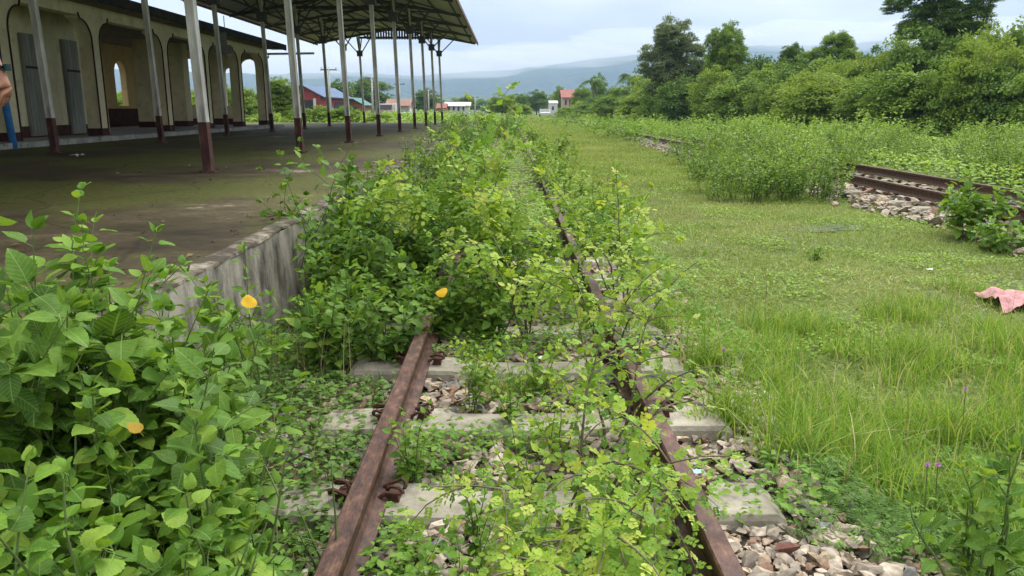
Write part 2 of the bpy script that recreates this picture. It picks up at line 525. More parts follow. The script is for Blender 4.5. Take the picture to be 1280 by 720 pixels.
# ------------------------------------------------------------------ ground sheet
def ground_mat():
    m, t, N, L, b = newmat('ground_soil')
    tc = N('ShaderNodeTexCoord')
    n1 = N('ShaderNodeTexNoise'); n1.inputs['Scale'].default_value = 0.55; n1.inputs['Detail'].default_value = 8; L(tc.outputs['Object'], n1.inputs['Vector'])
    n2 = N('ShaderNodeTexNoise'); n2.inputs['Scale'].default_value = 14; n2.inputs['Detail'].default_value = 8; n2.inputs['Roughness'].default_value = 0.7; L(tc.outputs['Object'], n2.inputs['Vector'])
    g = ramp(t, [(0.3, (0.055, 0.075, 0.022)), (0.5, (0.11, 0.15, 0.04)), (0.7, (0.17, 0.20, 0.065))]); L(n2.outputs[0], g.inputs[0])
    s = ramp(t, [(0.3, (0.05, 0.04, 0.028)), (0.55, (0.11, 0.09, 0.06)), (0.75, (0.20, 0.17, 0.12))]); L(n2.outputs[0], s.inputs[0])
    sx = N('ShaderNodeSeparateXYZ'); L(tc.outputs['Object'], sx.inputs[0])
    a = N('ShaderNodeMath'); a.operation = 'SUBTRACT'; a.inputs[1].default_value = 0.05; L(sx.outputs[0], a.inputs[0])
    ab = N('ShaderNodeMath'); ab.operation = 'ABSOLUTE'; L(a.outputs[0], ab.inputs[0])
    mr = N('ShaderNodeMapRange'); mr.inputs[1].default_value = 1.0; mr.inputs[2].default_value = 1.7; L(ab.outputs[0], mr.inputs[0])
    ad = N('ShaderNodeMath'); ad.operation = 'ADD'; L(mr.outputs[0], ad.inputs[0])
    r1 = N('ShaderNodeMapRange'); r1.inputs[1].default_value = 0.35; r1.inputs[2].default_value = 0.7; r1.inputs[3].default_value = -0.35; r1.inputs[4].default_value = 0.3; L(n1.outputs[0], r1.inputs[0])
    L(r1.outputs[0], ad.inputs[1])
    cl = N('ShaderNodeClamp'); L(ad.outputs[0], cl.inputs[0])
    mx = N('ShaderNodeMix'); mx.data_type = 'RGBA'; L(cl.outputs[0], mx.inputs[0]); L(s.outputs[0], mx.inputs[6]); L(g.outputs[0], mx.inputs[7])
    L(mx.outputs[2], b.inputs['Base Color']); b.inputs['Roughness'].default_value = 0.95; b.inputs['Specular IOR Level'].default_value = 0.15
    bu = N('ShaderNodeBump'); bu.inputs['Strength'].default_value = 0.7; bu.inputs['Distance'].default_value = 0.02
    L(n2.outputs[0], bu.inputs['Height']); L(bu.outputs[0], b.inputs['Normal'])
    return m
M['ground'] = ground_mat()
def axis(fine0, fine1, step, far):
    a = list(np.arange(fine0, fine1 + 1e-6, step))
    s = step; v = a[-1]
    while v < far: s *= 1.22; v += s; a.append(v)
    s = step; v = a[0]; pre = []
    while v > -far: s *= 1.22; v -= s; pre.append(v)
    return pre[::-1] + a
xs = axis(-3, 9, 0.12, 5200); ys = axis(0, 12, 0.15, 5200)
V = [(x, y, gz(x, y)) for y in ys for x in xs]
nx = len(xs)
F = [(j*nx+i, j*nx+i+1, (j+1)*nx+i+1, (j+1)*nx+i) for j in range(len(ys)-1) for i in range(nx-1)]
g = link(bpy.data.objects.new('ground', mesh_np('ground', V, F, smooth=True, mats=[M['ground']])))
tag(g, kind='structure')

# hills
M['hill'] = surf('hill_forest', [(0.3, (0.018, 0.035, 0.014)), (0.6, (0.045, 0.075, 0.025))], scale=0.02, bump=0.6, bscale=0.06, bdist=8, rough=0.95)
M['hill2'] = surf('low_forest', [(0.3, (0.025, 0.05, 0.016)), (0.6, (0.06, 0.10, 0.03))], scale=0.05, bump=0.6, bscale=0.15, bdist=4, rough=0.95)
def hills(name, Y, prof, mat, depth, seed, jag):
    V = []; F = []
    px0, px1 = -900, 2300
    n = 400; rows = [0, 0.25, 0.55, 0.8, 1.0, 0.9, 0.0]; offs = [0, 0.12, 0.3, 0.6, 1.0, 1.3, 2.2]
    for j, (rz, of) in enumerate(zip(rows, offs)):
        for i in range(n + 1):
            px = px0 + (px1 - px0) * i / n
            y = np.interp(px, [p[0] for p in prof], [p[1] for p in prof])
            H = (136 - y) / 1000 * (Y + depth) 
            nz = fbm(px / 130.0, j * 0.35, 1.0, seed) * 0.07 + fbm(px / 14.0, j * 0.9, 1.0, seed + 3) * jag
            YY = Y + depth * of
            X = (px - 636) / 1000 * (Y + depth) * (0.9 + 0.1 * of)
            V.append((X, YY, -2 + H * rz * (1 + nz * (0.5 + rz) * (1 if 0 < rz else 0))))
    m_ = n + 1
    for j in range(len(rows) - 1):
        for i in range(n):
            F.append((j*m_+i, j*m_+i+1, (j+1)*m_+i+1, (j+1)*m_+i))
    o = link(bpy.data.objects.new(name, mesh_np(name, V, F, smooth=True, mats=[mat])))
    tag(o, kind='structure')
hills('mountain_ridge', 2300, [(-900, 80), (200, 92), (500, 96), (580, 92), (600, 91), (640, 92), (680, 84), (740, 73), (820, 66), (950, 62), (1100, 58), (1400, 66), (2300, 74)], M['hill'], 700, 1.0, 0.012)
hills('foothills', 1300, [(-900, 122), (300, 122), (520, 121), (600, 119), (700, 116), (800, 112), (1300, 108), (2300, 118)], M['hill2'], 250, 4.0, 0.10)

# ------------------------------------------------------------------ platform
def platform_mat():
    m, t, N, L, b = newmat('platform_floor')
    tc = N('ShaderNodeTexCoord'); mp = N('ShaderNodeMapping'); mp.inputs['Scale'].default_value = (0.6, 1.0, 1); L(tc.outputs['Object'], mp.inputs[0])
    n1 = N('ShaderNodeTexNoise'); n1.inputs['Scale'].default_value = 0.9; n1.inputs['Detail'].default_value = 14; n1.inputs['Roughness'].default_value = 0.74; L(mp.outputs[0], n1.inputs['Vector'])
    c1 = ramp(t, [(0.30, (0.017, 0.013, 0.006)), (0.42, (0.040, 0.031, 0.013)), (0.53, (0.068, 0.053, 0.025)), (0.60, (0.105, 0.085, 0.045)), (0.65, (0.36, 0.31, 0.22))]); L(n1.outputs[0], c1.inputs[0])
    n2 = N('ShaderNodeTexNoise'); n2.inputs['Scale'].default_value = 0.5; n2.inputs['Detail'].default_value = 7; mp2 = N('ShaderNodeMapping'); mp2.inputs['Location'].default_value = (3, 7, 2); mp2.inputs['Scale'].default_value = (1, 0.7, 1); L(tc.outputs['Object'], mp2.inputs[0]); L(mp2.outputs[0], n2.inputs['Vector'])
    r2 = ramp(t, [(0.43, (0, 0, 0)), (0.56, (1, 1, 1))]); L(n2.outputs[0], r2.inputs[0])
    n3 = N('ShaderNodeTexNoise'); n3.inputs['Scale'].default_value = 18; n3.inputs['Detail'].default_value = 6; L(tc.outputs['Object'], n3.inputs['Vector'])
    mm = N('ShaderNodeMath'); mm.operation = 'MULTIPLY'; L(r2.outputs[0], mm.inputs[0]); L(n3.outputs[0], mm.inputs[1])
    k = N('ShaderNodeMath'); k.operation = 'MULTIPLY'; k.inputs[1].default_value = 1.7; k.use_clamp = True; L(mm.outputs[0], k.inputs[0])
    mx = N('ShaderNodeMix'); mx.data_type = 'RGBA'; L(k.outputs[0], mx.inputs[0]); L(c1.outputs[0], mx.inputs[6]); mx.inputs[7].default_value = (0.085, 0.098, 0.014, 1)
    # fine grain
    r3 = ramp(t, [(0.3, (0.72, 0.72, 0.72)), (0.75, (1.3, 1.28, 1.25))]); L(n3.outputs[0], r3.inputs[0])
    mu = N('ShaderNodeMix'); mu.data_type = 'RGBA'; mu.blend_type = 'MULTIPLY'; mu.inputs[0].default_value = 1; L(mx.outputs[2], mu.inputs[6]); L(r3.outputs[0], mu.inputs[7])
    vo = N('ShaderNodeTexVoronoi'); vo.feature = 'DISTANCE_TO_EDGE'; vo.inputs['Scale'].default_value = 0.42
    wn = N('ShaderNodeMix'); wn.data_type = 'RGBA'; wn.blend_type = 'ADD'; wn.inputs[0].default_value = 0.35; L(tc.outputs['Object'], wn.inputs[6]); L(n2.outputs[1], wn.inputs[7]); L(wn.outputs[2], vo.inputs['Vector'])
    cr_ = N('ShaderNodeMapRange'); cr_.inputs[1].default_value = 0.002; cr_.inputs[2].default_value = 0.008; cr_.inputs[3].default_value = 0.62; cr_.inputs[4].default_value = 1; L(vo.outputs['Distance'], cr_.inputs[0])
    mk = N('ShaderNodeMix'); mk.data_type = 'RGBA'; mk.blend_type = 'MULTIPLY'; mk.inputs[0].default_value = 1; L(mu.outputs[2], mk.inputs[6]); L(cr_.outputs[0], mk.inputs[7])
    L(mk.outputs[2], b.inputs['Base Color'])
    rr = N('ShaderNodeMapRange'); rr.inputs[3].default_value = 0.45; rr.inputs[4].default_value = 0.95; L(n1.outputs[0], rr.inputs[0]); L(rr.outputs[0], b.inputs['Roughness'])
    b.inputs['Specular IOR Level'].default_value = 0.3
    bu = N('ShaderNodeBump'); bu.inputs['Strength'].default_value = 0.4; bu.inputs['Distance'].default_value = 0.012; L(n3.outputs[0], bu.inputs['Height']); L(bu.outputs[0], b.inputs['Normal'])
    return m
M['platform'] = platform_mat()
def wall_mat(name, light, dark, moss=(0.05, 0.06, 0.025), sc=3.0, vz=0.35, lo=0.38, hi=0.62):
    """weathered render with dark streaks that run down"""
    m, t, N, L, b = newmat(name)
    tc = N('ShaderNodeTexCoord'); mp = N('ShaderNodeMapping'); mp.inputs['Scale'].default_value = (1, 1, vz); L(tc.outputs['Object'], mp.inputs[0])
    n1 = N('ShaderNodeTexNoise'); n1.inputs['Scale'].default_value = sc; n1.inputs['Detail'].default_value = 10; n1.inputs['Roughness'].default_value = 0.68; L(mp.outputs[0], n1.inputs['Vector'])
    c1 = ramp(t, [(lo, dark), (0.5 * (lo + hi), tuple(0.5 * (a + c) for a, c in zip(light, dark))), (hi, light)]); L(n1.outputs[0], c1.inputs[0])
    n2 = N('ShaderNodeTexNoise'); n2.inputs['Scale'].default_value = 5; n2.inputs['Detail'].default_value = 8; L(tc.outputs['Object'], n2.inputs['Vector'])
    r2 = ramp(t, [(0.56, (0, 0, 0)), (0.7, (0.7, 0.7, 0.7))]); L(n2.outputs[0], r2.inputs[0])
    mx = N('ShaderNodeMix'); mx.data_type = 'RGBA'; L(r2.outputs[0], mx.inputs[0]); L(c1.outputs[0], mx.inputs[6]); mx.inputs[7].default_value = (*moss, 1)
    L(mx.outputs[2], b.inputs['Base Color']); b.inputs['Roughness'].default_value = 0.9
    n3 = N('ShaderNodeTexNoise'); n3.inputs['Scale'].default_value = 45; n3.inputs['Detail'].default_value = 5; L(tc.outputs['Object'], n3.inputs['Vector'])
    bu = N('ShaderNodeBump'); bu.inputs['Strength'].default_value = 0.5; bu.inputs['Distance'].default_value = 0.006; L(n3.outputs[0], bu.inputs['Height']); L(bu.outputs[0], b.inputs['Normal'])
    return m
M['pwall'] = wall_mat('platform_wall_render', (0.34, 0.31, 0.25), (0.05, 0.045, 0.034), sc=3.6, vz=0.4, lo=0.40, hi=0.58)
M['cope'] = wall_mat('coping_concrete', (0.32, 0.28, 0.21), (0.05, 0.038, 0.024), sc=5.5, vz=1, lo=0.46, hi=0.66)
PH = 0.5; PX = -1.6; PEND = 50.5
root = empty('station_platform', (PX, 6, -0.2)); tag(root, kind='structure')
def loc(o): o.location = (o.location[0] - PX, o.location[1] - 6, o.location[2] + 0.2); return o
pv = []; 
# floor sheet, gently uneven
fx = np.linspace(-24, PX - 0.13, 30); fy = np.concatenate([np.arange(-8, 14, 0.4), np.linspace(14, PEND, 60)])
V = [(x, y, PH + 0.006 * fbm(x, y, 0.7)) for y in fy for x in fx]
F = [(j*30+i, j*30+i+1, (j+1)*30+i+1, (j+1)*30+i) for j in range(len(fy)-1) for i in range(29)]
loc(link(bpy.data.objects.new('floor_slab', mesh_np('floor_slab', V, F, smooth=True, mats=[M['platform']])), root))
# retaining wall, slightly battered and chipped, cast in bays with open joints
y = -8.0; bay = 0
rgw = random.Random(5)
while y < PEND:
    y1 = min(PEND, y + 2.9)
    V = []; F = []; ny = 30; nz = 9; off = rgw.uniform(-0.012, 0.012)
    for j in range(nz + 1):
        for i in range(ny + 1):
            yy = y + 0.008 + (y1 - y - 0.016) * i / ny; zz = -0.35 + (PH - 0.02 + 0.35) * j / nz
            V.append((PX - 0.03 * j / nz + off + 0.006 * fbm(yy, zz, 3.0, 2) + 0.003 * fbm(yy, zz, 11, 4), yy, zz))
    for j in range(nz):
        for i in range(ny): F.append((j*(ny+1)+i, j*(ny+1)+i+1, (j+1)*(ny+1)+i+1, (j+1)*(ny+1)+i))
    b0 = len(V)
    for i in (0, ny):
        for j in (0, nz): V.append((PX - 0.45, V[j*(ny+1)+i][1], V[j*(ny+1)+i][2]))
    F += [(0, nz*(ny+1), b0+1, b0), (ny, b0+2, b0+3, nz*(ny+1)+ny)]
    loc(link(bpy.data.objects.new('retaining_wall', mesh_np('retaining_wall', V, F, mats=[M['pwall']], smooth=False)), root))
    # coping block with a worn, rounded nose
    V = []; F = []; n2 = 40
    prof = [(-0.23, PH - 0.012), (-0.13, PH + 0.003), (-0.06, PH + 0.002), (-0.042, PH - 0.001), (-0.024, PH - 0.006), (-0.020, PH - 0.022), (-0.06, PH - 0.03)]
    for i in range(n2 + 1):
        yy = y + 0.012 + (y1 - y - 0.024) * i / n2
        chip = max(0, fbm(yy, 1.7, 2.6, 9) - 0.25) * 0.10
        for k, (a, c) in enumerate(prof):
            e = 1 if 1 < k < 6 else 0
            V.append((PX + a + 0.006 * fbm(yy, k * 0.4, 4, 3) - e * chip, yy, c + (0.005 * fbm(yy, k, 3, 6) if k else -0.0) - (0.4 * chip if 1 < k < 4 else 0)))
    m_ = len(prof)
    for i in range(n2):
        for k in range(m_ - 1): F.append((i*m_+k, i*m_+k+1, (i+1)*m_+k+1, (i+1)*m_+k))
    loc(link(bpy.data.objects.new('coping_block', mesh_np('coping_block', V, F, mats=[M['cope']], smooth=False)), root))
    y = y1
mb = MB(); mb.box(-24, PX - 0.05, PEND, PEND + 0.25, -0.35, PH); loc(mb.build('end_wall', M['pwall'], root))
def decal(name, cx, cy, rx, ry, mat, z, seed, parent=None, n=26):
    """irregular thin patch lying on a surface"""
    V = [(cx, cy, z)]
    for i in range(n):
        a = 2 * math.pi * i / n
        r = 1 + 0.5 * fbm(math.cos(a) * 1.6, math.sin(a) * 1.6, 1.0, seed)
        V.append((cx + math.cos(a) * rx * r, cy + math.sin(a) * ry * r, z))
    F = [(0, 1 + i, 1 + (i + 1) % n) for i in range(n)]
    return link(bpy.data.objects.new(name, mesh_np(name, V, F, mats=[mat])), parent)

# ------------------------------------------------------------------ railway tracks
M['rail'] = surf('rusty_rail', [(0.3, (0.028, 0.015, 0.011)), (0.48, (0.075, 0.036, 0.024)), (0.58, (0.11, 0.055, 0.034)), (0.70, (0.19, 0.11, 0.07))], scale=38, rough=0.6, bump=0.7, bscale=110, bdist=0.003, vec=(1, 0.45, 1), stops2=[(0.3, (0.75, 0.72, 0.72)), (0.7, (1.15, 1.1, 1.1))], scale2=3, spec=0.4)
M['railtop'] = M['rail']
M['clip'] = surf('rust_clip', [(0.3, (0.035, 0.017, 0.012)), (0.6, (0.10, 0.045, 0.028))], scale=40, rough=0.8, bump=0.5, bscale=150, bdist=0.003)
M['sleeper'] = surf('sleeper_concrete', [(0.25, (0.20, 0.175, 0.135)), (0.5, (0.34, 0.315, 0.255)), (0.75, (0.47, 0.44, 0.37))], scale=9, rough=0.92, bump=0.6, bscale=70, bdist=0.006, stops2=[(0.3, (0.6, 0.6, 0.55)), (0.65, (1.1, 1.08, 1.05))], scale2=2.5)
RAILP = [(-0.032, 0), (-0.032, -0.022), (-0.026, -0.034), (-0.008, -0.044), (-0.007, -0.105), (-0.02, -0.12), (-0.058, -0.130), (-0.058, -0.14),
         (0.058, -0.14), (0.058, -0.130), (0.02, -0.12), (0.007, -0.105), (0.008, -0.044), (0.026, -0.034), (0.032, -0.022), (0.032, 0), (0.027, 0.006), (-0.027, 0.006)]
def rail(parent, x, ztop, y0, y1, loc0):
    ys_ = np.concatenate([np.arange(y0, min(y1, 14), 0.25), np.arange(max(y0, 14), y1 + 0.1, 3.0)])
    V = []; F = []
    m_ = len(RAILP)
    for yy in ys_:
        for a, c in RAILP:
            V.append((x + a + 0.004 * math.sin(yy * 0.5) - loc0[0], yy - loc0[1], ztop + c - 0.006 + 0.003 * math.sin(yy * 0.9) - loc0[2]))
    for i in range(len(ys_) - 1):
        for k in range(m_): F.append((i*m_+k, (i+1)*m_+k, (i+1)*m_+(k+1) % m_, i*m_+(k+1) % m_))
    o = link(bpy.data.objects.new('rail', mesh_np('rail', V, F, mats=[M['rail']])), parent)
    return o
def sleeper_mesh():
    # concrete block sleeper: raised seats, waisted top, bevelled ends
    X = [-0.90, -0.86, -0.62, -0.36, -0.30, 0.0, 0.30, 0.36, 0.62, 0.86, 0.90]
    ht = [-0.03, 0.0, 0.004, 0.0, -0.018, -0.022, -0.018, 0.0, 0.004, 0.0, -0.03]
    wt = [0.10, 0.115, 0.122, 0.118, 0.10, 0.095, 0.10, 0.118, 0.122, 0.115, 0.10]
    V = []; F = []
    for x, h, w_ in zip(X, ht, wt):
        V += [(x, -w_ - 0.035, h - 0.17), (x, -w_ - 0.012, h - 0.018), (x, -w_, h), (x, 0, h + 0.003), (x, w_, h), (x, w_ + 0.012, h - 0.018), (x, w_ + 0.035, h - 0.17)]
    for i in range(len(X) - 1):
        for k in range(6): F.append((i*7+k, (i+1)*7+k, (i+1)*7+k+1, i*7+k+1))
    me = bpy.data.meshes.new('sleeper')
    me.from_pydata(V, [], F + [tuple(range(7)), tuple(reversed(range((len(X)-1)*7, len(X)*7)))])
    me.materials.append(M['sleeper'])
    return me
def clip_mesh():
    mb = MB()
    # a forged shoulder block and a looped spring clip
    mb.prism([(-0.03, 0), (0.03, 0), (0.022, 0.04), (-0.018, 0.045)], -0.04, 0.04)
    pts = []
    for i in range(19):
        t = i / 18
        a = t * math.pi * 2.35
        pts.append((0.012 + 0.036 * math.cos(a), -0.05 + 0.10 * t, 0.050 + 0.024 * math.sin(a)))
    pts.append((-0.05, 0.05, 0.035))
    mb.tube(pts, 0.0095, 6)
    mb.tube([(-0.055, -0.045, 0.03), (-0.02, -0.05, 0.055), (0.04, -0.048, 0.05)], 0.0095, 6)
    return mb.mesh('rail_clip', M['clip'], smooth=False)
SLM = sleeper_mesh(); CLM = clip_mesh()
def track(label, xc, g, ztop, y0, y1, first, pitch, tilt=0.0, ymax_sl=60, clips=12, seed=1, zsl=0.0):
    rg = random.Random(seed)
    L0 = (xc, first, 0)
    root = empty('railway_track', L0); tag(root, label, 'railway track', 'parallel railway tracks')
    rail(root, xc - g/2, ztop - tilt/2, y0, y1, L0); rail(root, xc + g/2, ztop + tilt/2, y0, y1, L0)
    k = 0; yy = first - pitch * 3
    while yy < ymax_sl:
        o = link(bpy.data.objects.new('sleeper', SLM), root)
        o.location = (rg.uniform(-0.02, 0.02), yy - first + rg.uniform(-0.012, 0.012), zsl)
        o.rotation_euler = (rg.uniform(-0.01, 0.01), rg.uniform(-0.006, 0.006), rg.uniform(-0.012, 0.012))
        if k < clips:
            for s in (-1, 1):
                for q in (-1, 1):
                    c = link(bpy.data.objects.new('rail_clip', CLM), o)
                    c.location = (s * g/2 + q * 0.088, 0, 0.0)
                    c.scale = (0.82, 0.82, 0.78); c.rotation_euler = (0, 0, (0 if q > 0 else math.pi) + rg.uniform(-0.1, 0.1))
        k += 1; yy += pitch
    return root
track('rusty metre gauge track overgrown by weeds beside the platform wall', 0.05, 1.06, 0.15, -2.0, 140, 2.57, 0.75, clips=14)
track('second rusty track on pale stones across the grassy strip', 6.65, 1.10, 0.20, 2.0, 120, 9.0, 0.75, tilt=0.03, ymax_sl=40, clips=16, seed=2, zsl=-0.03)
track('farthest rusty track half lost in weeds near the hedge', 13.1, 1.10, 0.18, 6.0, 120, 12.0, 0.75, ymax_sl=40, clips=0, seed=3, zsl=0.03)

# ------------------------------------------------------------------ stones
def stone_mesh(seed, flat=0.6, n=13):
    rg = random.Random(seed)
    bm = bmesh.new()
    for i in range(n):
        v = Vector((rg.gauss(0, 1), rg.gauss(0, 1), rg.gauss(0, 1))).normalized()
        v = Vector((v.x * rg.uniform(0.85, 1.3), v.y * rg.uniform(0.7, 1.1), v.z * flat * rg.uniform(0.8, 1.1)))
        bm.verts.new(v)
    r = bmesh.ops.convex_hull(bm, input=bm.verts)
    bmesh.ops.delete(bm, geom=[g_ for g_ in r['geom_interior'] if isinstance(g_, bmesh.types.BMVert)], context='VERTS')
    bmesh.ops.triangulate(bm, faces=bm.faces)
    me = bpy.data.meshes.new('stone'); bm.to_mesh(me); bm.free()
    me.polygons.foreach_set('use_smooth', [False] * len(me.polygons))
    return me
def stone_mat(name, mode):
    m, t, N, L, b = newmat(name)
    a = N('ShaderNodeObjectInfo') if mode == 'obj' else N('ShaderNodeAttribute')
    if mode != 'obj': a.attribute_name = 'tint'
    src = a.outputs['Random'] if mode == 'obj' else a.outputs['Fac']
    r = ramp(t, [(0.0, (0.27, 0.24, 0.20)), (0.18, (0.40, 0.35, 0.285)), (0.36, (0.43, 0.34, 0.25)), (0.50, (0.27, 0.175, 0.125)), (0.62, (0.35, 0.30, 0.25)), (0.82, (0.50, 0.44, 0.37)), (0.93, (0.20, 0.21, 0.215))])
    r.color_ramp.interpolation = 'CONSTANT'
    L(src, r.inputs[0])
    tc = N('ShaderNodeTexCoord'); n = N('ShaderNodeTexNoise'); n.inputs['Scale'].default_value = 2.0 if mode == 'obj' else 45; n.inputs['Detail'].default_value = 8
    L(tc.outputs['Object'], n.inputs['Vector'])
    r2 = ramp(t, [(0.3, (0.55, 0.5, 0.45)), (0.7, (1.25, 1.22, 1.15))]); L(n.outputs[0], r2.inputs[0])
    mu = N('ShaderNodeMix'); mu.data_type = 'RGBA'; mu.blend_type = 'MULTIPLY'; mu.inputs[0].default_value = 1; L(r.outputs[0], mu.inputs[6]); L(r2.outputs[0], mu.inputs[7])
    L(mu.outputs[2], b.inputs['Base Color']); b.inputs['Roughness'].default_value = 0.88
    bu = N('ShaderNodeBump'); bu.inputs['Strength'].default_value = 0.5; bu.inputs['Distance'].default_value = 0.1 if mode == 'obj' else 0.004; L(n.outputs[0], bu.inputs['Height']); L(bu.outputs[0], b.inputs['Normal'])
    return m
M['stone'] = stone_mat('crushed_stone', 'obj'); M['stones'] = stone_mat('crushed_stone_mass', 'attr')
STM = [stone_mesh(s, 0.36 + 0.26 * (s % 3) / 2, 9 + s % 4) for s in range(12)]
for s in STM: s.materials.append(M['stone'])
STT = []
for s in STM:
    v = np.array([tuple(q.co) for q in s.vertices]); f = np.array([tuple(p.vertices) for p in s.polygons])
    STT.append((v, f, v[:, :2]))
def on_sleeper(x, y, first=2.57, pitch=0.75):
    k = round((y - first) / pitch); return abs(y - first - k * pitch) < 0.135 and abs(x - 0.05) < 0.93
def scatter_stones(root, pts, sizes, name, n_obj, seed, near=(0, 0)):
    """the nearest become single stones, the rest one joined mass"""
    rg = random.Random(seed)
    order = sorted(range(len(pts)), key=lambda i: math.hypot(pts[i][0], pts[i][1]) / sizes[i] ** 0.5)
    R0 = root.location
    for i in order[:n_obj]:
        o = link(bpy.data.objects.new(name, STM[rg.randrange(12)]), root)
        o.location = Vector(pts[i]) - R0
        o.scale = (sizes[i],) * 3
        o.rotation_euler = (rg.gauss(0, 0.35), rg.gauss(0, 0.35), rg.uniform(0, 6.28))
    rest = order[n_obj:]
    if rest:
        parts = []
        for k in range(12):
            sub = rest[k::12]
            if not sub: continue
            p = np.array([pts[i] for i in sub]) - np.array(R0)
            a = np.array([rg.uniform(0, 6.28) for _ in sub])
            d = np.stack([np.cos(a), np.sin(a), np.array([rg.gauss(0, 0.3) for _ in sub])], 1)
            nm = np.stack([np.array([rg.gauss(0, 0.3) for _ in sub]), np.array([rg.gauss(0, 0.3) for _ in sub]), np.ones(len(sub))], 1)
            parts.append(place(STT[k], p, d, nm, [sizes[i] for i in sub], [rg.random() for _ in sub]))
        V, F, tt = cat(parts)
        o = link(bpy.data.objects.new('small_stones', mesh_np('small_stones', V, F, tt, mats=[M['stones']])), root)
        o['kind'] = 'stuff'
root = empty('ballast', (0.05, 2.5, 0)); tag(root, kind='structure')
rg = random.Random(11); pts = []; szs = []
for i in range(20000):
    y = 1.2 + 13 * rg.random() ** 1.9
    x = rg.uniform(-1.15, 1.35)
    d = abs(x - 0.05)
    if d > 0.95 and rg.random() < (d - 0.95) / 0.5: continue
    if x < -0.62 and rg.random() < 0.8: continue
    if on_sleeper(x, y) : continue
    if min(abs(x + 0.48), abs(x - 0.58)) < 0.06: continue
    s = rg.uniform(0.015, 0.036) * (1.35 if rg.random() < 0.15 else 1)
    pts.append((x, y, gz(x, y) + s * 0.3 + rg.uniform(0, 0.022))); szs.append(s)
scatter_stones(root, pts, szs, 'stone', 300, 3)
# grit and soil crumbs packed between the stones
gp = []; gd = []; gn = []; gs = []
for i in range(16000):
    y = 1.2 + 5 * rg.random() ** 1.5; x = rg.uniform(-1.3, 1.6)
    if on_sleeper(x, y) and rg.random() < 0.97: continue
    on = on_sleeper(x, y)
    gp.append((x - 0.05, y - 2.5, 0.002 if on else gz(x, y) + rg.uniform(0, 0.014))); gd.append((rg.gauss(0, 1), rg.gauss(0, 1), rg.gauss(0, .3))); gn.append((rg.gauss(0, .4), rg.gauss(0, .4), 1)); gs.append(rg.uniform(0.003, 0.010))
V, F, tt, _ = place(STT[0], gp, gd, gn, gs, [rg.random() for _ in gp])
o = link(bpy.data.objects.new('grit', mesh_np('grit', V, F, tt, mats=[M['stones']])), root); o['kind'] = 'stuff'
# stones under the second track: larger and paler
root = empty('stone_bank', (6.2, 12, 0)); tag(root, kind='structure')
pts = []; szs = []
for i in range(4200):
    y = 8 + 26 * rg.random() ** 1.3
    x = rg.choice([rg.gauss(5.85, 0.22), rg.uniform(5.6, 8.0), rg.gauss(12.1, 0.3) if rg.random() < 0.5 else rg.gauss(5.8, 0.2)])
    s = rg.uniform(0.03, 0.08) * (1.5 if rg.random() < 0.12 else 1)
    pts.append((x, y, gz(x, y) + s * 0.55)); szs.append(s)
scatter_stones(root, pts, szs, 'stone', 200, 4)
tag(link(bpy.data.objects.new('stone', STM[4].copy())), 'single dark red brown stone lying among pale ballast right of the right rail', 'stone')
o = bpy.data.objects[-1] if False else [q for q in sc.objects if q.get('category') == 'stone'][0]
px = Gd(982, 692, -0.02); o.location = (px[0], px[1], -0.005); o.scale = (0.045, 0.032, 0.034)
o.data.materials.clear(); o.data.materials.append(surf('red_stone', [(0.3, (0.09, 0.035, 0.026)), (0.7, (0.19, 0.085, 0.06))], scale=3, bump=0.3, bscale=14, bdist=0.05))
# ------------------------------------------------------------------ platform canopy
M['steel'] = surf('weathered_grey_paint', [(0.3, (0.28, 0.27, 0.24)), (0.46, (0.58, 0.58, 0.54)), (0.7, (0.74, 0.74, 0.70))], scale=6, vec=(1, 1, 0.3), rough=0.75, bump=0.3, bscale=60, stops2=[(0.3, (0.62, 0.6, 0.56)), (0.6, (1, 1, 1))], scale2=4)
M['foot'] = surf('maroon_paint', [(0.3, (0.040, 0.018, 0.014)), (0.55, (0.085, 0.036, 0.030)), (0.72, (0.20, 0.14, 0.12))], scale=9, vec=(1, 1, 0.5), rough=0.8, bump=0.3, bscale=60)
M['truss'] = surf('dark_truss_steel', [(0.3, (0.06, 0.062, 0.06)), (0.7, (0.13, 0.13, 0.125))], scale=5, rough=0.8)
M['sheet'] = surf('roof_sheet_grey', [(0.3, (0.42, 0.42, 0.38)), (0.5, (0.56, 0.56, 0.52)), (0.7, (0.66, 0.66, 0.62))], scale=1.2, rough=0.85, bump=0.1, bscale=20)
M['rustedge'] = surf('rusty_gutter', [(0.3, (0.07, 0.04, 0.032)), (0.7, (0.17, 0.10, 0.08))], scale=5, rough=0.8)
YE = 51.0
ze_r = Zat(53, YE); xe_r = Xat(597, YE, ze_r); xe_l = Xat(398, YE, Zat(57, YE)); ze_l = Zat(57, YE)
ze = 0.5 * (ze_r + ze_l); xr = 0.5 * (xe_r + xe_l); half = 0.5 * (xe_r - xe_l); SL = 0.185
zr = ze + SL * half
def zroof(x): return zr - SL * abs(x - xr)
posY = [(d - 0.83 * ST) / CT for d in [6.0 + 4.7 * k for k in range(10)]]
FX, BX = -4.0, -8.7
YS = 1.0
zblock = Zat(66, posY[-1])
can = empty('canopy_roof', (xr, 28, zr)); tag(can, 'long grey pitched sheet roof with steel trusses over the station platform', 'canopy')
L0 = Vector((xr, 28, zr))
def shift(mb):
    mb.v = [(a - L0.x, b - L0.y, c - L0.z) for a, b, c in mb.v]; return mb
sw = 0.95; n = 30
V = []; F = []
for i in range(n + 1):
    yy = sw * 1.04 * i / n
    dz = 0.018 * math.sin(2 * math.pi * 7.5 * i / n)
    for j in range(4):
        t = j / 3; V.append((half * 1.0 * t, yy, -SL * half * t + dz))
F = [(i*4+j, (i+1)*4+j, (i+1)*4+j+1, i*4+j+1) for i in range(n) for j in range(3)]
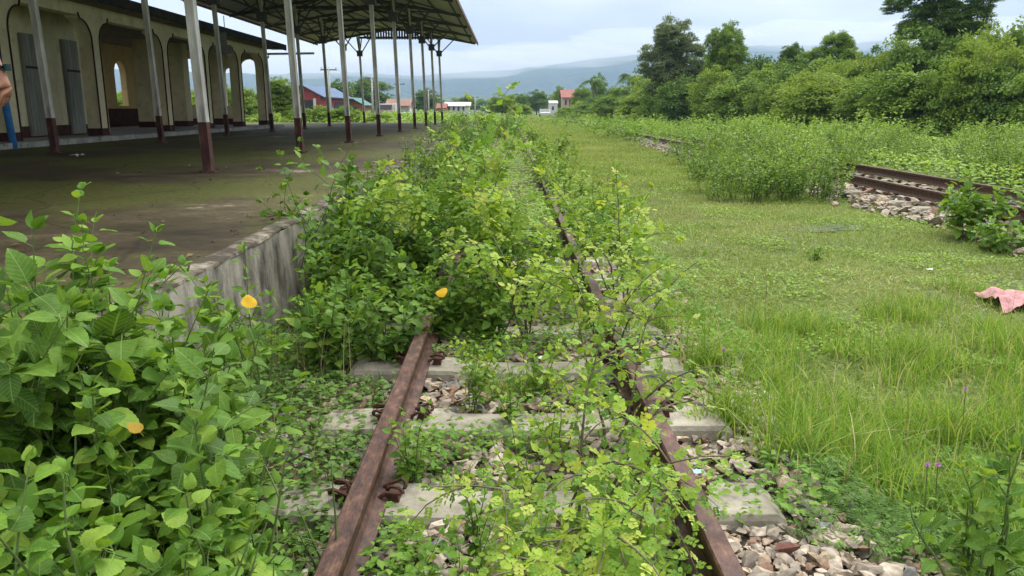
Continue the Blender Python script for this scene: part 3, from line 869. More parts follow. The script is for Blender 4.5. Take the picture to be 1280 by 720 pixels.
SHR = mesh_np('roof_sheet', V, F, smooth=True, mats=[M['sheet']])
V2 = [(-a, b, c) for a, b, c in V]; F2 = [f[::-1] for f in F]
SHL = mesh_np('roof_sheet', V2, F2, smooth=True, mats=[M['sheet']])
k = 0; yy = YS
while yy < YE - 0.2:
    for me in (SHR, SHL):
        o = link(bpy.data.objects.new('roof_sheet', me), can)
        o.location = (0, yy - 28, 0.03 + (0.006 if k % 2 else 0.0))
        o.rotation_euler = (random.gauss(0, 0.002), 0, 0)
    yy += sw; k += 1
for s in (-1, 1):
    for q in range(6):
        x = xr + s * half * (0.06 + 0.175 * q)
        mb = MB(); mb.bar((x, YS, zroof(x) - 0.035), (x, YE, zroof(x) - 0.035), 0.05, 0.08); shift(mb).build('purlin', M['truss'], can)
    xe = xr + s * (half + 0.03)
    mb = MB(); mb.bar((xe, YS, zroof(xe) + 0.0), (xe, YE, zroof(xe) + 0.0), 0.04, 0.17); shift(mb).build('gutter', M['rustedge'], can)
for i, Y in enumerate(posY):
    mb = MB()
    for s in (-1, 1):
        xe = xr + s * half * 0.985
        mb.bar((xr, Y, zroof(xr) - 0.15), (xe, Y, zroof(xe) - 0.12), 0.06, 0.12)
    zc = zroof(FX) - 0.16
    zc = min(zc, zroof(BX) - 0.16)
    mb.bar((BX - 0.2, Y, zc), (FX + 0.2, Y, zc), 0.07, 0.12)
    xs_ = np.linspace(BX, FX, 5)
    for a in range(4):
        za = zc if a % 2 == 0 else zroof(xs_[a]) - 0.15
        zb = zc if a % 2 else zroof(xs_[a+1]) - 0.15
        mb.bar((xs_[a], Y, zc), (xs_[a+1], Y, zroof(xs_[a+1]) - 0.15) if a % 2 == 0 else (xs_[a+1], Y, zc), 0.045)
        if a % 2: mb.bar((xs_[a], Y, zroof(xs_[a]) - 0.15), (xs_[a+1], Y, zc), 0.045)
    shift(mb).build('truss', M['truss'], can)
    if i < len(posY) - 1:
        mb = MB(); Y2 = posY[i+1]
        for x0, x1 in ((xr + 0.2, xe_r - 0.4), (xr - 0.2, xe_l + 0.4)):
            mb.bar((x0, Y, zroof(x0) - 0.1), (x1, Y2, zroof(x1) - 0.1), 0.045); mb.bar((x1, Y, zroof(x1) - 0.1), (x0, Y2, zroof(x0) - 0.1), 0.045)
        shift(mb).build('wind_brace', M['truss'], can)
# end infill of upright slats between the last posts
mb = MB(); zc = zroof(FX) - 0.10
for x in np.arange(BX + 0.1, FX - 0.1, 0.16):
    mb.box(x, x + 0.11, YE - 0.30, YE - 0.27, zc - 0.05, zroof(x + 0.05) - 0.03)
shift(mb).build('gable_slats', M['truss'], can)['kind'] = 'stuff'
LEAN = -0.03
def post(x, Y, lab, grp):
    zb = PH
    root = empty('canopy_post', (x, Y, zb)); tag(root, lab, 'post', grp)
    top = zroof(x) - 0.2 - zb; lx = LEAN
    hw = 0.047
    def col(z0, z1, w_, mat, name):
        mb = MB()
        # rolled channel: web with two flanges, open to the back
        o0, o1 = lx * z0, lx * z1
        poly = [(-w_, -w_), (w_, -w_), (w_, w_), (-w_, w_)]
        n_ = 6
        for a in range(n_):
            pass
        V = [(o0 + p[0], p[1], z0) for p in poly] + [(o1 + p[0], p[1], z1) for p in poly]
        mb.add(V, [(3,2,1,0), (4,5,6,7), (0,1,5,4), (1,2,6,5), (2,3,7,6), (3,0,4,7)])
        # flange lips
        for sx in (-1, 1):
            Vf = []
            for (oo, z) in ((o0, z0), (o1, z1)):
                Vf += [(oo + sx * w_ - 0.009, -w_ - 0.016, z), (oo + sx * w_ + 0.009, -w_ - 0.016, z), (oo + sx * w_ + 0.009, w_ + 0.016, z), (oo + sx * w_ - 0.009, w_ + 0.016, z)]
            mb.add(Vf, [(3,2,1,0), (4,5,6,7), (0,1,5,4), (1,2,6,5), (2,3,7,6), (3,0,4,7)])
        return mb.build(name, mat, root)
    col(0.0, 0.66, hw + 0.002, M['foot'], 'painted_foot')
    col(0.66, top, hw, M['steel'], 'shaft')
    mb = MB(); mb.box(-0.11, 0.11, -0.11, 0.11, 0.004, 0.018); [mb.box(a - 0.012, a + 0.012, b - 0.012, b + 0.012, 0.018, 0.034) for a in (-0.088, 0.088) for b in (-0.088, 0.088)]; mb.build('base_plate', M['rail'], root)
    zk = zblock - zb
    ox = lx * zk
    mb = MB(); mb.box(ox - 0.15, ox + 0.15, -0.15, 0.15, zk - 0.2, zk + 0.12); mb.build('bracket_box', M['truss'], root)
    for dx, dy in ((-1, 0), (1, 0), (0, 1), (0, -1)):
        mb = MB(); L_ = 0.85
        ax, ay = ox + dx * L_, dy * L_
        zt = zroof(x + ax) - zb - 0.17 if dx else top
        mb.bar((ox + dx * 0.12, dy * 0.12, zk), (ax, ay, max(zt, zk + 0.35)), 0.055)
        mb.build('knee_brace', M['truss'], root)
    return root
ordn = ['nearest', 'second', 'third', 'fourth', 'fifth', 'sixth', 'seventh', 'eighth', 'ninth', 'farthest']
for k, Y in enumerate(posY):
    post(FX, Y, 'pale canopy post with maroon foot, %s in the row nearer the track' % ordn[k], 'canopy posts nearer the track')
    post(BX, Y, 'grey canopy post with maroon foot, %s in the row nearer the station building' % ordn[k], 'canopy posts nearer the building')

# ------------------------------------------------------------------ station building
M['plaster'] = wall_mat('yellowed_plaster', (0.74, 0.68, 0.44), (0.50, 0.46, 0.30), moss=(0.46, 0.43, 0.29), sc=1.2, vz=0.5, lo=0.3, hi=0.6)
M['plaster2'] = wall_mat('ochre_plaster', (0.72, 0.55, 0.28), (0.52, 0.40, 0.21), moss=(0.45, 0.35, 0.18), sc=1.2, vz=0.5, lo=0.3, hi=0.6)
M['maroon'] = surf('maroon_skirting', [(0.3, (0.035, 0.014, 0.012)), (0.6, (0.085, 0.030, 0.026))], scale=5, rough=0.8)
M['trimline'] = surf('dark_trim_paint', [(0.3, (0.022, 0.010, 0.008)), (0.6, (0.05, 0.02, 0.016))], scale=5, rough=0.7)
M['shutter'] = surf('faded_grey_shutter', [(0.3, (0.17, 0.18, 0.155)), (0.5, (0.24, 0.25, 0.22)), (0.7, (0.32, 0.33, 0.28))], scale=4, vec=(1, 1, 0.2), rough=0.8)
M['darkroof'] = surf('dark_roof_edge', [(0.3, (0.025, 0.025, 0.03)), (0.7, (0.06, 0.06, 0.065))], scale=3, rough=0.8)
M['ceil'] = surf('dark_ceiling_boards', [(0.3, (0.16, 0.13, 0.095)), (0.7, (0.30, 0.25, 0.18))], scale=3, rough=0.9)
M['plinth'] = wall_mat('plinth_concrete', (0.36, 0.37, 0.34), (0.16, 0.16, 0.145), sc=1.6, vz=1, lo=0.3, hi=0.6)
SB = Vector((-10.9, 22, PH))
bld = empty('station_building', SB); tag(bld, 'old yellow station building with flared arches and dark maroon skirting behind the platform', 'building')
def sb(mb, name, mat, parent=None, **k):
    mb.v = [(a - SB.x, b - SB.y, c - SB.z) for a, b, c in mb.v]
    return mb.build(name, mat, parent or bld, **k)
Y0B, Y1B = 5.0, 37.6
yy = Y0B; kk = 0
while yy < Y1B + 0.4:
    y1 = min(Y1B + 0.6, yy + 3.6)
    if not (16.0 < yy < 16.1):
        mb = MB(); mb.box(-10.98, -10.5, yy + 0.01, y1 - 0.01, PH - 0.1, PH + 0.13 - 0.004 * (kk % 2)); sb(mb, 'step_edge', M['plinth'], bevel=0.015)
    yy = y1; kk += 1
mb = MB(); mb.box(-18.0, -10.982, Y0B, Y1B + 0.3, PH - 0.1, PH + 0.118); sb(mb, 'floor', M['plinth'])
zb = PH + 0.12
ZBEAM = CAMZ + 2.32
cols = [6.2, 10.2, 14.2, 18.05, 22.05, 26.4, 30.0, 33.6, 37.0]
CX0, CX1 = -11.25, -10.9
for i, y in enumerate(cols):
    cw = 0.19
    zf = ZBEAM - 0.62
    def curve(s):
        pts = [(y + s * cw, zb), (y + s * cw, zf)]
        for q in range(1, 9):
            t = q / 8
            # ogee flare: out in a quarter round then a small upturned lip
            pts.append((y + s * (cw + 0.52 * (1 - math.cos(t * math.pi / 2)) ), zf + 0.55 * math.sin(t * math.pi / 2)))
        pts.append((y + s * (cw + 0.54), ZBEAM + 0.003))
        return pts
    Rr = curve(1); Ll = curve(-1)
    poly = Ll[::-1] + Rr
    mb = MB()
    # built as strips so that the flare stays sound
    n_ = len(Rr)
    for xx in (CX0, CX1):
        pass
    V = []
    for j in range(n_):
        V += [(CX0, Ll[j][0], Ll[j][1]), (CX0, Rr[j][0], Rr[j][1]), (CX1, Ll[j][0], Ll[j][1]), (CX1, Rr[j][0], Rr[j][1])]
    Fc = []
    for j in range(n_ - 1):
        a = 4 * j; b = a + 4
        Fc += [(a, a+1, b+1, b), (a+2, b+2, b+3, a+3), (a, b, b+2, a+2), (a+1, a+3, b+3, b+1)]
    mb.add(V, Fc)
    c = sb(mb, 'column', M['plaster'])
    for s, C in ((-1, Ll), (1, Rr)):
        mb = MB(); mb.tube([(CX1 + 0.012, p[0] + s * 0.004, p[1]) for p in C[:-1]] + [(CX1 + 0.012, C[-1][0] + s * 0.04, C[-1][1] + 0.06)], 0.022, 5)
        o = sb(mb, 'trim_line', M['trimline'], c)
    mb = MB(); mb.box(CX0 - 0.012, CX1 + 0.012, y - cw - 0.012, y + cw + 0.012, zb, zb + 0.2); sb(mb, 'skirting', M['maroon'], c)
mb = MB(); mb.box(CX0 + 0.02, CX1 - 0.003, Y0B, Y1B - 0.1, ZBEAM, ZBEAM + 0.42); sb(mb, 'lintel_beam', M['plaster'])
def arch_wall(name, axis_, c0, c1, a0, a1, z0, z1, ops, mat, parent=None):
    """wall between a0..a1 with openings (s, e, sill, spring, arched)"""
    mb = MB()
    def bx(a, b, za, zc):
        if b - a < 1e-3 or zc - za < 1e-3: return
        if axis_ == 'y': mb.box(c0, c1, a, b, za, zc)
        else: mb.box(a, b, c0, c1, za, zc)
    cur = a0
    for (s, e, sill, spring, arched) in ops:
        bx(cur, s, z0, z1)
        bx(s, e, z0, sill)
        if arched:
            n_ = 8; hw = (e - s) / 2; cx = (s + e) / 2; rise = min(hw, z1 - spring - 0.05) 
            for q in range(n_):
                t0 = math.pi * q / n_; t1 = math.pi * (q + 1) / n_
                p0 = (cx - hw * math.cos(t0), spring + rise * math.sin(t0)); p1 = (cx - hw * math.cos(t1), spring + rise * math.sin(t1))
                if axis_ == 'y':
                    mb.prism([p0, p1, (p1[0], z1), (p0[0], z1)], c0, c1, 'x')
                else:
                    mb.prism([p0, p1, (p1[0], z1), (p0[0], z1)], c0, c1, 'y')
        else:
            bx(s, e, spring, z1)
        cur = e
    bx(cur, a1, z0, z1)
    return sb(mb, name, mat, parent)
zt = ZBEAM + 0.3
# ticket office wall behind the first bays, its doors, the cross wall
ow = arch_wall('office_wall', 'y', -12.4, -12.15, Y0B, 24.7, zb, zt, [], M['plaster'])
mb = MB(); mb.box(-12.148, -12.12, Y0B, 24.7, zb, zb + 0.28); sb(mb, 'skirting', M['maroon'], ow)
for ys0, ys1 in ((20.7, 21.7), (22.6, 23.35), (14.6, 15.6)):
    mb = MB(); mb.box(-12.148, -12.06, ys0, ys1, zb + 0.03, zb + 2.55)
    d = sb(mb, 'door', M['shutter'], bevel=0.01)
    nb_ = int((ys1 - ys0) / 0.16)
    for q in range(nb_):
        a = ys0 + 0.03 + (ys1 - ys0 - 0.06) * q / nb_
        mb = MB(); mb.box(-12.06, -12.045, a + 0.008, a + (ys1 - ys0 - 0.06) / nb_ - 0.008, zb + 0.08, zb + 2.5); sb(mb, 'board', M['shutter'], d)
    mb = MB(); mb.box(-12.045, -12.03, ys0 + 0.04, ys1 - 0.04, zb + 1.7, zb + 1.76); sb(mb, 'door_rail', M['darkroof'], d)
arch_wall('cross_wall', 'x', 24.7, 24.9, -17.0, -12.15, zb, zt, [], M['plaster2'])
zs = CAMZ + 0.12
rw = arch_wall('rear_wall', 'y', -16.7, -16.45, 24.9, Y1B, zb, zt, [(25.8, 26.9, zs, zs + 1.4, True), (28.6, 29.9, zs, zs + 1.4, True), (31.9, 33.7, zs, zs + 1.35, True), (34.6, 35.6, zs, zs + 1.35, True), (36.5, 37.3, zs, zs + 1.35, True)], M['plaster2'])
mb = MB(); mb.box(-16.449, -16.0, 27, 35.5, zb, zb + 0.72); sb(mb, 'bench', M['maroon'])
ew = arch_wall('end_wall', 'x', Y1B - 0.25, Y1B, -16.45, -10.95, zb, zt,
   [(Xat(230, 37, 2), Xat(246, 37, 2), zs + 0.05, CAMZ + 2.2, False), (Xat(279, 37, 2), Xat(290, 37, 2), zs, CAMZ + 1.6, True), (Xat(298, 37, 2), Xat(322, 37, 2), zb + 0.01, CAMZ + 1.75, True)], M['plaster'])
mb = MB(); mb.box(-16.44, Xat(296, 37, 2), Y1B - 0.262, Y1B - 0.251, zb, zb + 0.28); sb(mb, 'skirting', M['maroon'], ew)
for (x, y, a, b) in ((-14.2, 32.5, 0.3, 0.4), (-13.6, 34.2, 0.3, 0.3)):
    mb = MB(); mb.box(x - a, x + a, y - b, y + b, zb, zt); c = sb(mb, 'pier', M['plaster'])
    mb = MB(); mb.box(x - a - .012, x + a + .012, y - b - .012, y + b + .012, zb, zb + 0.22); sb(mb, 'skirting', M['maroon'], c)
mb = MB()
y = Y0B
while y < Y1B:
    mb.box(-16.9, -10.4, y, min(y + 0.17, Y1B), zt - 0.01, zt + 0.015 + 0.004 * ((int(y * 6)) % 2)); y += 0.185
sb(mb, 'ceiling_boards', M['ceil'])['kind'] = 'stuff'
ZE = CAMZ + 2.86
mb = MB(); mb.prism([(-10.2, ZE), (-10.2, ZE - 0.25), (-10.26, ZE - 0.25), (-10.26, ZE - 0.10), (-14, ZE + 0.60), (-18.3, ZE - 0.3), (-18.3, ZE - 0.1), (-14, ZE + 0.75)], Y0B - 0.4, Y1B + 0.7); sb(mb, 'roof', M['darkroof'])
mb = MB(); mb.box(-10.9, -10.28, Y0B - 0.3, Y1B + 0.8, zt + 0.03, zt + 0.06); sb(mb, 'soffit', M['ceil'])
mb = MB(); mb.bar((-12.5, Y1B + 0.4, CAMZ + 2.42), (-8.7, Y1B - 0.4, CAMZ + 2.42), 0.09); sb(mb, 'tie_beam', M['steel'])
M['bluepipe'] = surf('blue_plastic_pipe', [(0.3, (0.03, 0.16, 0.42)), (0.7, (0.06, 0.24, 0.55))], scale=6, rough=0.5)
mb = MB(); mb.tube([(-10.52, 17.3, PH), (-10.60, 17.28, PH + 1.4), (-10.68, 17.28, PH + 2.9), (-10.3, 17.28, ZE - 0.2)], 0.075, 10)
sb(mb, 'drainpipe', M['bluepipe'], smooth=True)
# hanging board, blank and weathered
M['board'] = surf('weathered_board', [(0.3, (0.16, 0.17, 0.165)), (0.7, (0.28, 0.29, 0.28))], scale=5)
xx, yy, z_ = P(278, 54, 26.5)
hs = empty('hanging_sign', (xx, yy, z_)); tag(hs, 'weathered grey cross shaped board hanging under the station eave', 'sign')
mb = MB(); mb.box(-0.16, 0.16, -0.02, 0.02, -0.05, 0.32); mb.build('upper_board', M['board'], hs, bevel=0.005)
mb = MB(); mb.box(-0.30, 0.30, -0.03, 0.0, -0.32, -0.055); mb.build('lower_board', M['board'], hs, bevel=0.005)
mb = MB(); mb.bar((-0.12, 0, 0.3), (-0.12, 0, ZE + 0.0 - z_), 0.02); mb.bar((0.12, 0, 0.3), (0.12, 0, ZE + 0.0 - z_), 0.02); mb.build('hanger', M['truss'], hs)

# ------------------------------------------------------------------ far houses, poles, vehicles
def paint(name, c, v=0.25, scale=2, rough=0.8):
    return surf(name, [(0.3, tuple(q * (1 - v) for q in c)), (0.7, tuple(min(0.85, q * (1 + v)) for q in c))], scale=scale, rough=rough, bump=0.1)
M['redwall'] = paint('red_boards', (0.24, 0.045, 0.05)); M['bluer'] = paint('blue_roof', (0.09, 0.14, 0.23)); M['tealr'] = paint('teal_roof', (0.08, 0.17, 0.17))
M['lilac'] = paint('lilac_wall', (0.50, 0.40, 0.62)); M['bluew'] = paint('blue_band', (0.10, 0.25, 0.55)); M['white'] = paint('white_paint', (0.52, 0.52, 0.51), 0.1)
M['brickw'] = surf('brick_wall', [(0.3, (0.20, 0.09, 0.05)), (0.7, (0.33, 0.17, 0.11))], scale=4)
M['openshade'] = paint('painted_interior_shade', (0.03, 0.03, 0.035)); M['redroof'] = paint('red_roof', (0.27, 0.10, 0.08)); M['brownroof'] = paint('brown_roof', (0.24, 0.14, 0.10))  # near-black colour paints the shade inside openings; no interior is built
M['pink'] = paint('pink_wall', (0.42, 0.30, 0.28)); M['glass'] = paint('dark_glass', (0.04, 0.05, 0.06), rough=0.2); M['conc'] = paint('pole_concrete', (0.42, 0.42, 0.40)); M['tyre'] = paint('tyre_rubber', (0.02, 0.02, 0.02))
M['trunk'] = surf('bark', [(0.3, (0.06, 0.045, 0.03)), (0.7, (0.17, 0.14, 0.10))], scale=5, vec=(1, 1, 0.3), bump=0.6, bscale=20)
GZ = -0.18
def house(name, label, x0, x1, y0, y1, hw_, hr, wall, roof, ridge='y', over=0.3, wins=(), band=None, cat_='house'):
    root = empty(name, ((x0+x1)/2, y0, GZ)); tag(root, label, cat_)
    ox, oy, oz = root.location
    def b_(mb, nm, mat, par=None):
        mb.v = [(a-ox, b-oy, c-oz) for a, b, c in mb.v]; return mb.build(nm, mat, par or root)
    z0 = GZ; z1 = GZ + hw_; zr_ = z1 + hr
    mb = MB(); mb.box(x0, x1, y0, y1, z0, z1)
    if ridge == 'y': mb.prism([(x0, z1 + .001), (x1, z1 + .001), ((x0+x1)/2, zr_ - 0.02)], y0, y1, 'y')
    else: mb.prism([(y0, z1 + .001), (y1, z1 + .001), ((y0+y1)/2, zr_ - 0.02)], x0, x1, 'x')
    wl = b_(mb, 'wall', wall)
    t = 0.1
    if ridge == 'y':
        cx = (x0+x1)/2; sl = hr / (cx - x0)
        for s in (-1, 1):
            e = cx + s * (x1 - cx + over); ez = zr_ - sl * (x1 - cx + over)
            mb = MB(); mb.prism([(cx, zr_), (e, ez), (e, ez + t), (cx, zr_ + t)], y0 - over, y1 + over, 'y'); b_(mb, 'roof', roof)
    else:
        cy = (y0+y1)/2; sl = hr / (cy - y0)
        for s in (-1, 1):
            e = cy + s * (y1 - cy + over); ez = zr_ - sl * (y1 - cy + over)
            mb = MB(); mb.prism([(cy, zr_), (e, ez), (e, ez + t), (cy, zr_ + t)], x0 - over, x1 + over, 'x'); b_(mb, 'roof', roof)
    if band:
        mb = MB(); mb.box(x0 - .02, x1 + .02, y0 - .02, y1 + .02, z0 + band[0], z0 + band[1]); b_(mb, 'band', band[2], wl)
    for (a, b, c, d, face, mt) in wins:
        mb = MB()
        if face == 'f': mb.box(a, b, y0 - 0.05, y0 + 0.05, z0 + c, z0 + d)
        else: mb.box(x1 - 0.05, x1 + 0.05, a, b, z0 + c, z0 + d)
        b_(mb, 'window' if c > 0.3 else 'door', mt, wl)
    return root
s = 0.105
house('market_shed', 'red gabled shed with blue roof and lilac lower wall beyond the platform end', -28.6, -24.0, 105, 124, 3.2, 1.25, M['redwall'], M['bluer'], 'y', 0.5,
      wins=[(-28.0, -25.0, 0.2, 2.6, 'f', M['openshade']), (-24.95, -24.6, 0.25, 2.8, 'f', M['white']), (105.4, 112, 0.2, 1.25, 's', M['lilac']), (105.4, 112, 1.27, 1.7, 's', M['bluew']), (113, 122, 1.0, 2.4, 's', M['openshade'])], cat_='shed')  # the dark panels are painted shade of open bays
house('brick_house', 'low brick house with teal roof adjoining the blue roofed shed', -25.5, -22.3, 124.8, 133, 2.2, 0.9, M['brickw'], M['tealr'], 'y', 0.4, wins=[(-23.8, -23.0, 0.9, 1.7, 'f', M['glass'])])
house('roadside_house', 'small house with brown pitched roof behind the parked truck', Xat(484, 150, 1.5), Xat(511, 150, 1.5), 150, 156, 2.1, 1.1, M['pink'], M['brownroof'], 'x', 0.4, wins=[(Xat(490, 150, 1.5), Xat(494, 150, 1.5), 0.9, 1.7, 'f', M['glass'])])
house('long_white_house', 'long low white building with pale roof beyond the bushes', Xat(557, 170, 1.5), Xat(586, 170, 1.5), 170, 176, 2.1, 0.7, M['white'], M['white'], 'x', 0.4,
      wins=[(Xat(560 + 6 * q, 170, 1.5), Xat(562.5 + 6 * q, 170, 1.5), 1.0, 2.0, 'f', M['glass']) for q in range(4)])
house('red_roofed_hut', 'small hut with a red roof left of the long white building', Xat(547, 165, 1.5), Xat(557, 165, 1.5), 165, 169, 1.7, 0.8, M['brickw'], M['redroof'], 'x', 0.3)
house('white_cottage', 'tiny white house standing in the far field', Xat(687, 140, 1.5), Xat(697, 140, 1.5), 140, 144, 2.4, 0.4, M['white'], M['white'], 'x', 0.1, wins=[(Xat(690, 140, 1.5), Xat(692.5, 140, 1.5), 1.3, 1.9, 'f', M['glass'])])
house('red_roofed_villa', 'two storey pink house with red roof among far trees', Xat(704, 150, 3), Xat(721, 150, 3), 150, 156, 3.6, 1.25, M['pink'], M['redroof'], 'x', 0.4,
      wins=[(Xat(706.5 + 5 * q, 150, 3), Xat(708.5 + 5 * q, 150, 3), 2.2, 3.1, 'f', M['glass']) for q in range(3)])
house('clay_roofed_hut', 'low hut with clay coloured roof seen through the end arch', Xat(303, 70, 1), Xat(330, 70, 1), 70, 74, 1.2, 0.7, M['brickw'], M['redroof'], 'x', 0.3)
house('blue_hut', 'pale blue hut glimpsed between palm and hedge', Xat(791, 95, 3), Xat(799, 95, 3), 95, 98, 3.3, 0.5, M['bluew'], M['white'], 'x', 0.2)
# truck and car in the distance
def vehicle(name, label, catg, x, y, col, truck=True):
    root = empty(name, (x, y, GZ + 0.05)); tag(root, label, catg)
    mb = MB()
    if truck:
        mb.box(-1.05, 1.05, 0, 1.7, 0.6, 1.3); mb.prism([(0.05, 1.3), (0.35, 2.1), (1.6, 2.1), (1.7, 1.3)], -1.0, 1.0, 'x')
        b = mb.build('cab', col, root, bevel=0.05)
        mb = MB(); mb.box(-1.15, 1.15, 1.8, 5.6, 0.9, 2.2); mb.build('cargo_bed', M['white'], root, bevel=0.04)
        wy = (0.8, 4.4)
    else:
        mb.prism([(0, 0.35), (0, 0.85), (1.1, 0.95), (1.8, 1.45), (3.3, 1.45), (4.1, 0.95), (4.3, 0.85), (4.3, 0.35)], -0.85, 0.85, 'x')
        b = mb.build('body', col, root, bevel=0.06); wy = (0.8, 3.4)
    mb = MB()
    if truck: mb.prism([(0.02, 1.38), (0.27, 2.0), (0.22, 2.02), (-0.03, 1.38)], -0.9, 0.9, 'x')
    else: mb.prism([(1.15, 1.0), (1.75, 1.42), (1.7, 1.45), (1.1, 1.02)], -0.75, 0.75, 'x')
    mb.build('windscreen', M['glass'], root)
    for q in wy:
        for s_ in (-1, 1):
            mb = MB(); c = (1.0 if truck else 0.8) * s_
            r_ = 0.42 if truck else 0.32
            mb.prism([(q + r_ * math.cos(2*math.pi*t/14), r_ + r_ * math.sin(2*math.pi*t/14)) for t in range(14)], c - 0.13, c + 0.13, 'x'); mb.build('wheel', M['tyre'], root)
    for s_ in (-0.75, 0.75):
        mb = MB(); mb.box(s_ - 0.14, s_ + 0.14, -0.03, 0.02, 0.72 if truck else 0.55, 0.95 if truck else 0.72); mb.build('headlight', M['white'], root)
x, y, z = P(482, 138, 118); vehicle('truck', 'pale pink and white truck parked by the road beyond the platform', 'truck', x, y, M['pink'])
x, y, z = P(505, 138, 130); vehicle('parked_car', 'white car parked to the right of the far truck', 'car', x, y, M['white'], False)
x, y, z = P(682, 136, 135); vehicle('parked_car', 'white car beside the tiny white house in the far field', 'car', x, y, M['white'], False)
def pole(px, ytop, Y, lab, arm=True):
    z = Zat(ytop, Y); x = Xat(px, Y, 2)
    root = empty('utility_pole', (x, Y, GZ)); tag(root, lab, 'pole', 'utility poles along the far road')
    H = z - GZ
    mb = MB(); mb.tube([(0, 0, 0), (0, 0, H)], [0.17, 0.10], 8); mb.build('shaft', M['conc'], root, smooth=True)
    if arm:
        mb = MB(); mb.box(-0.9, 0.9, -0.06, 0.06, H - 0.35, H - 0.22); mb.build('crossarm', M['truss'], root)
        for q in (-0.8, 0, 0.8):
            mb = MB(); mb.tube([(q, 0, H - 0.22), (q, 0, H + 0.02)], 0.05, 6); mb.build('insulator', M['conc'], root)
    return (x, Y, z - 0.0)
pp = [pole(413, 84, 92, 'pale concrete pole with crossarm in front of the blue roofed shed'), pole(466, 95, 118, 'concrete pole standing in front of the big round tree'),
      pole(500, 103, 140, 'concrete pole right of the brown roofed house'), pole(536, 112, 165, 'thin concrete pole in front of the small round tree'), pole(594, 120, 200, 'thin far pole right of the long white building')]
for i in range(4):
    for q in (-0.8, 0.8):
        a = Vector(pp[i]) + Vector((q, 0, 0)); b = Vector(pp[i+1]) + Vector((q, 0, 0))
        pts = [a.lerp(b, t/8) - Vector((0, 0, 1.2 * 4 * (t/8) * (1 - t/8))) for t in range(9)]
        mb = MB(); mb.tube(pts, 0.012, 4)
        tag(mb.build('power_line', M['truss']), 'thin wire %s' % ['beyond the platform end', 'in front of the round tree', 'over the far road', 'towards the long white building'][i] + (' on the left arm' if q < 0 else ' on the right arm'), 'power line', 'power lines')

# ------------------------------------------------------------------ person at the platform edge, mostly outside the frame
def skin(name, verts, edges, mat, parent, levels=2):
    me = bpy.data.meshes.new(name)
    me.from_pydata([v[:3] for v in verts], edges, [])
    o = link(bpy.data.objects.new(name, me), parent)
    md = o.modifiers.new('skin', 'SKIN')
    me.skin_vertices.new() if not me.skin_vertices else None
    for i, v in enumerate(verts):
        r_ = v[3]; me.skin_vertices[0].data[i].radius = (r_, v[4] if len(v) > 4 else r_)
    me.skin_vertices[0].data[0].use_root = True
    sd_ = o.modifiers.new('sub', 'SUBSURF'); sd_.levels = levels; sd_.render_levels = levels
    me.materials.append(mat)
    for q in (md,): q.use_smooth_shade = True
    return o
M['skin'] = surf('skin_tone', [(0.3, (0.26, 0.12, 0.075)), (0.7, (0.36, 0.18, 0.12))], scale=12, rough=0.55, bump=0.15, bscale=120, bdist=0.002)
M['shirt'] = surf('teal_shirt', [(0.3, (0.02, 0.06, 0.07)), (0.7, (0.035, 0.09, 0.10))], scale=10)
M['trouser'] = surf('dark_trousers', [(0.3, (0.015, 0.016, 0.022)), (0.7, (0.03, 0.032, 0.04))], scale=10)
M['hair'] = surf('black_hair', [(0.3, (0.006, 0.005, 0.005)), (0.7, (0.02, 0.016, 0.014))], scale=30)
M['watch'] = paint('dark_watch', (0.008, 0.02, 0.025), rough=0.3)
hx, hy, hz = P(4.5, 88, 3.6)      # the visible wrist
bx_, by_ = hx - 0.40, hy
per = empty('person', (bx_, by_, PH)); tag(per, 'person in teal shirt standing at the left edge, only the lowered hand in view', 'person')
wx, wz = hx - bx_, hz - PH
B = [(0, 0, 0.93, .145, .11), (0, 0, 1.12, .13, .10), (0, 0, 1.32, .155, .11), (0, 0, 1.44, .07, .06), (0, -.01, 1.53, .055, .055), (0, -.02, 1.62, .078, .088), (0, -.01, 1.71, .075, .085),
     (0.17, 0, 1.40, .058), (0.285, 0.02, 1.19, .044), (wx - 0.012, -0.0, wz, .026, .022), (wx, 0, wz - 0.055, .034, .019), (wx + .002, -.005, wz - 0.095, .032, .016),
     (-0.17, 0, 1.40, .058), (-0.23, 0.02, 1.12, .042), (-0.25, -0.03, 0.88, .026), (-0.25, -.04, 0.80, .035, .018),
     (0.10, 0, 0.86, .085), (0.11, -.02, 0.48, .058), (0.11, .01, 0.09, .04), (0.12, -.15, 0.035, .035, .028),
     (-0.10, 0, 0.86, .085), (-0.11, -.02, 0.48, .058), (-0.11, .01, 0.09, .04), (-0.12, -.15, 0.035, .035, .028)]
E = [(0,1),(1,2),(2,3),(3,4),(4,5),(5,6),(2,7),(7,8),(8,9),(9,10),(10,11),(2,12),(12,13),(13,14),(14,15),(0,16),(16,17),(17,18),(18,19),(0,20),(20,21),(21,22),(22,23)]
# fingers, curled, each a little different; the palm faces the thigh
def fingers(w0, base, lens, sx):
    for k, (dy, ln, cur) in enumerate(lens):
        i0 = len(B)
        x, y, z = base
        B.append((x, y + dy, z - 0.005, .0095)); B.append((x - sx * 0.008 * cur, y + dy * 1.1, z - 0.40 * ln, .009)); B.append((x - sx * 0.024 * cur, y + dy * 1.12, z - 0.68 * ln, .0082)); B.append((x - sx * 0.042 * cur, y + dy * 1.1, z - 0.82 * ln, .007))
        E.extend([(w0, i0), (i0, i0+1), (i0+1, i0+2), (i0+2, i0+3)])
    i0 = len(B); x, y, z = base
    B.append((x - sx * .01, y - .040, z + .028, .012)); B.append((x - sx * .018, y - .052, z - .005, .010)); B.append((x - sx * .022, y - .050, z - .03, .0085)); E.extend([(w0 - 1, i0), (i0, i0+1), (i0+1, i0+2)])
fingers(11, (wx + .002, -.005, wz - 0.10), [(-.028, .072, 1.0), (-.009, .080, 1.15), (.010, .074, 1.25), (.028, .058, 1.35)], 1)
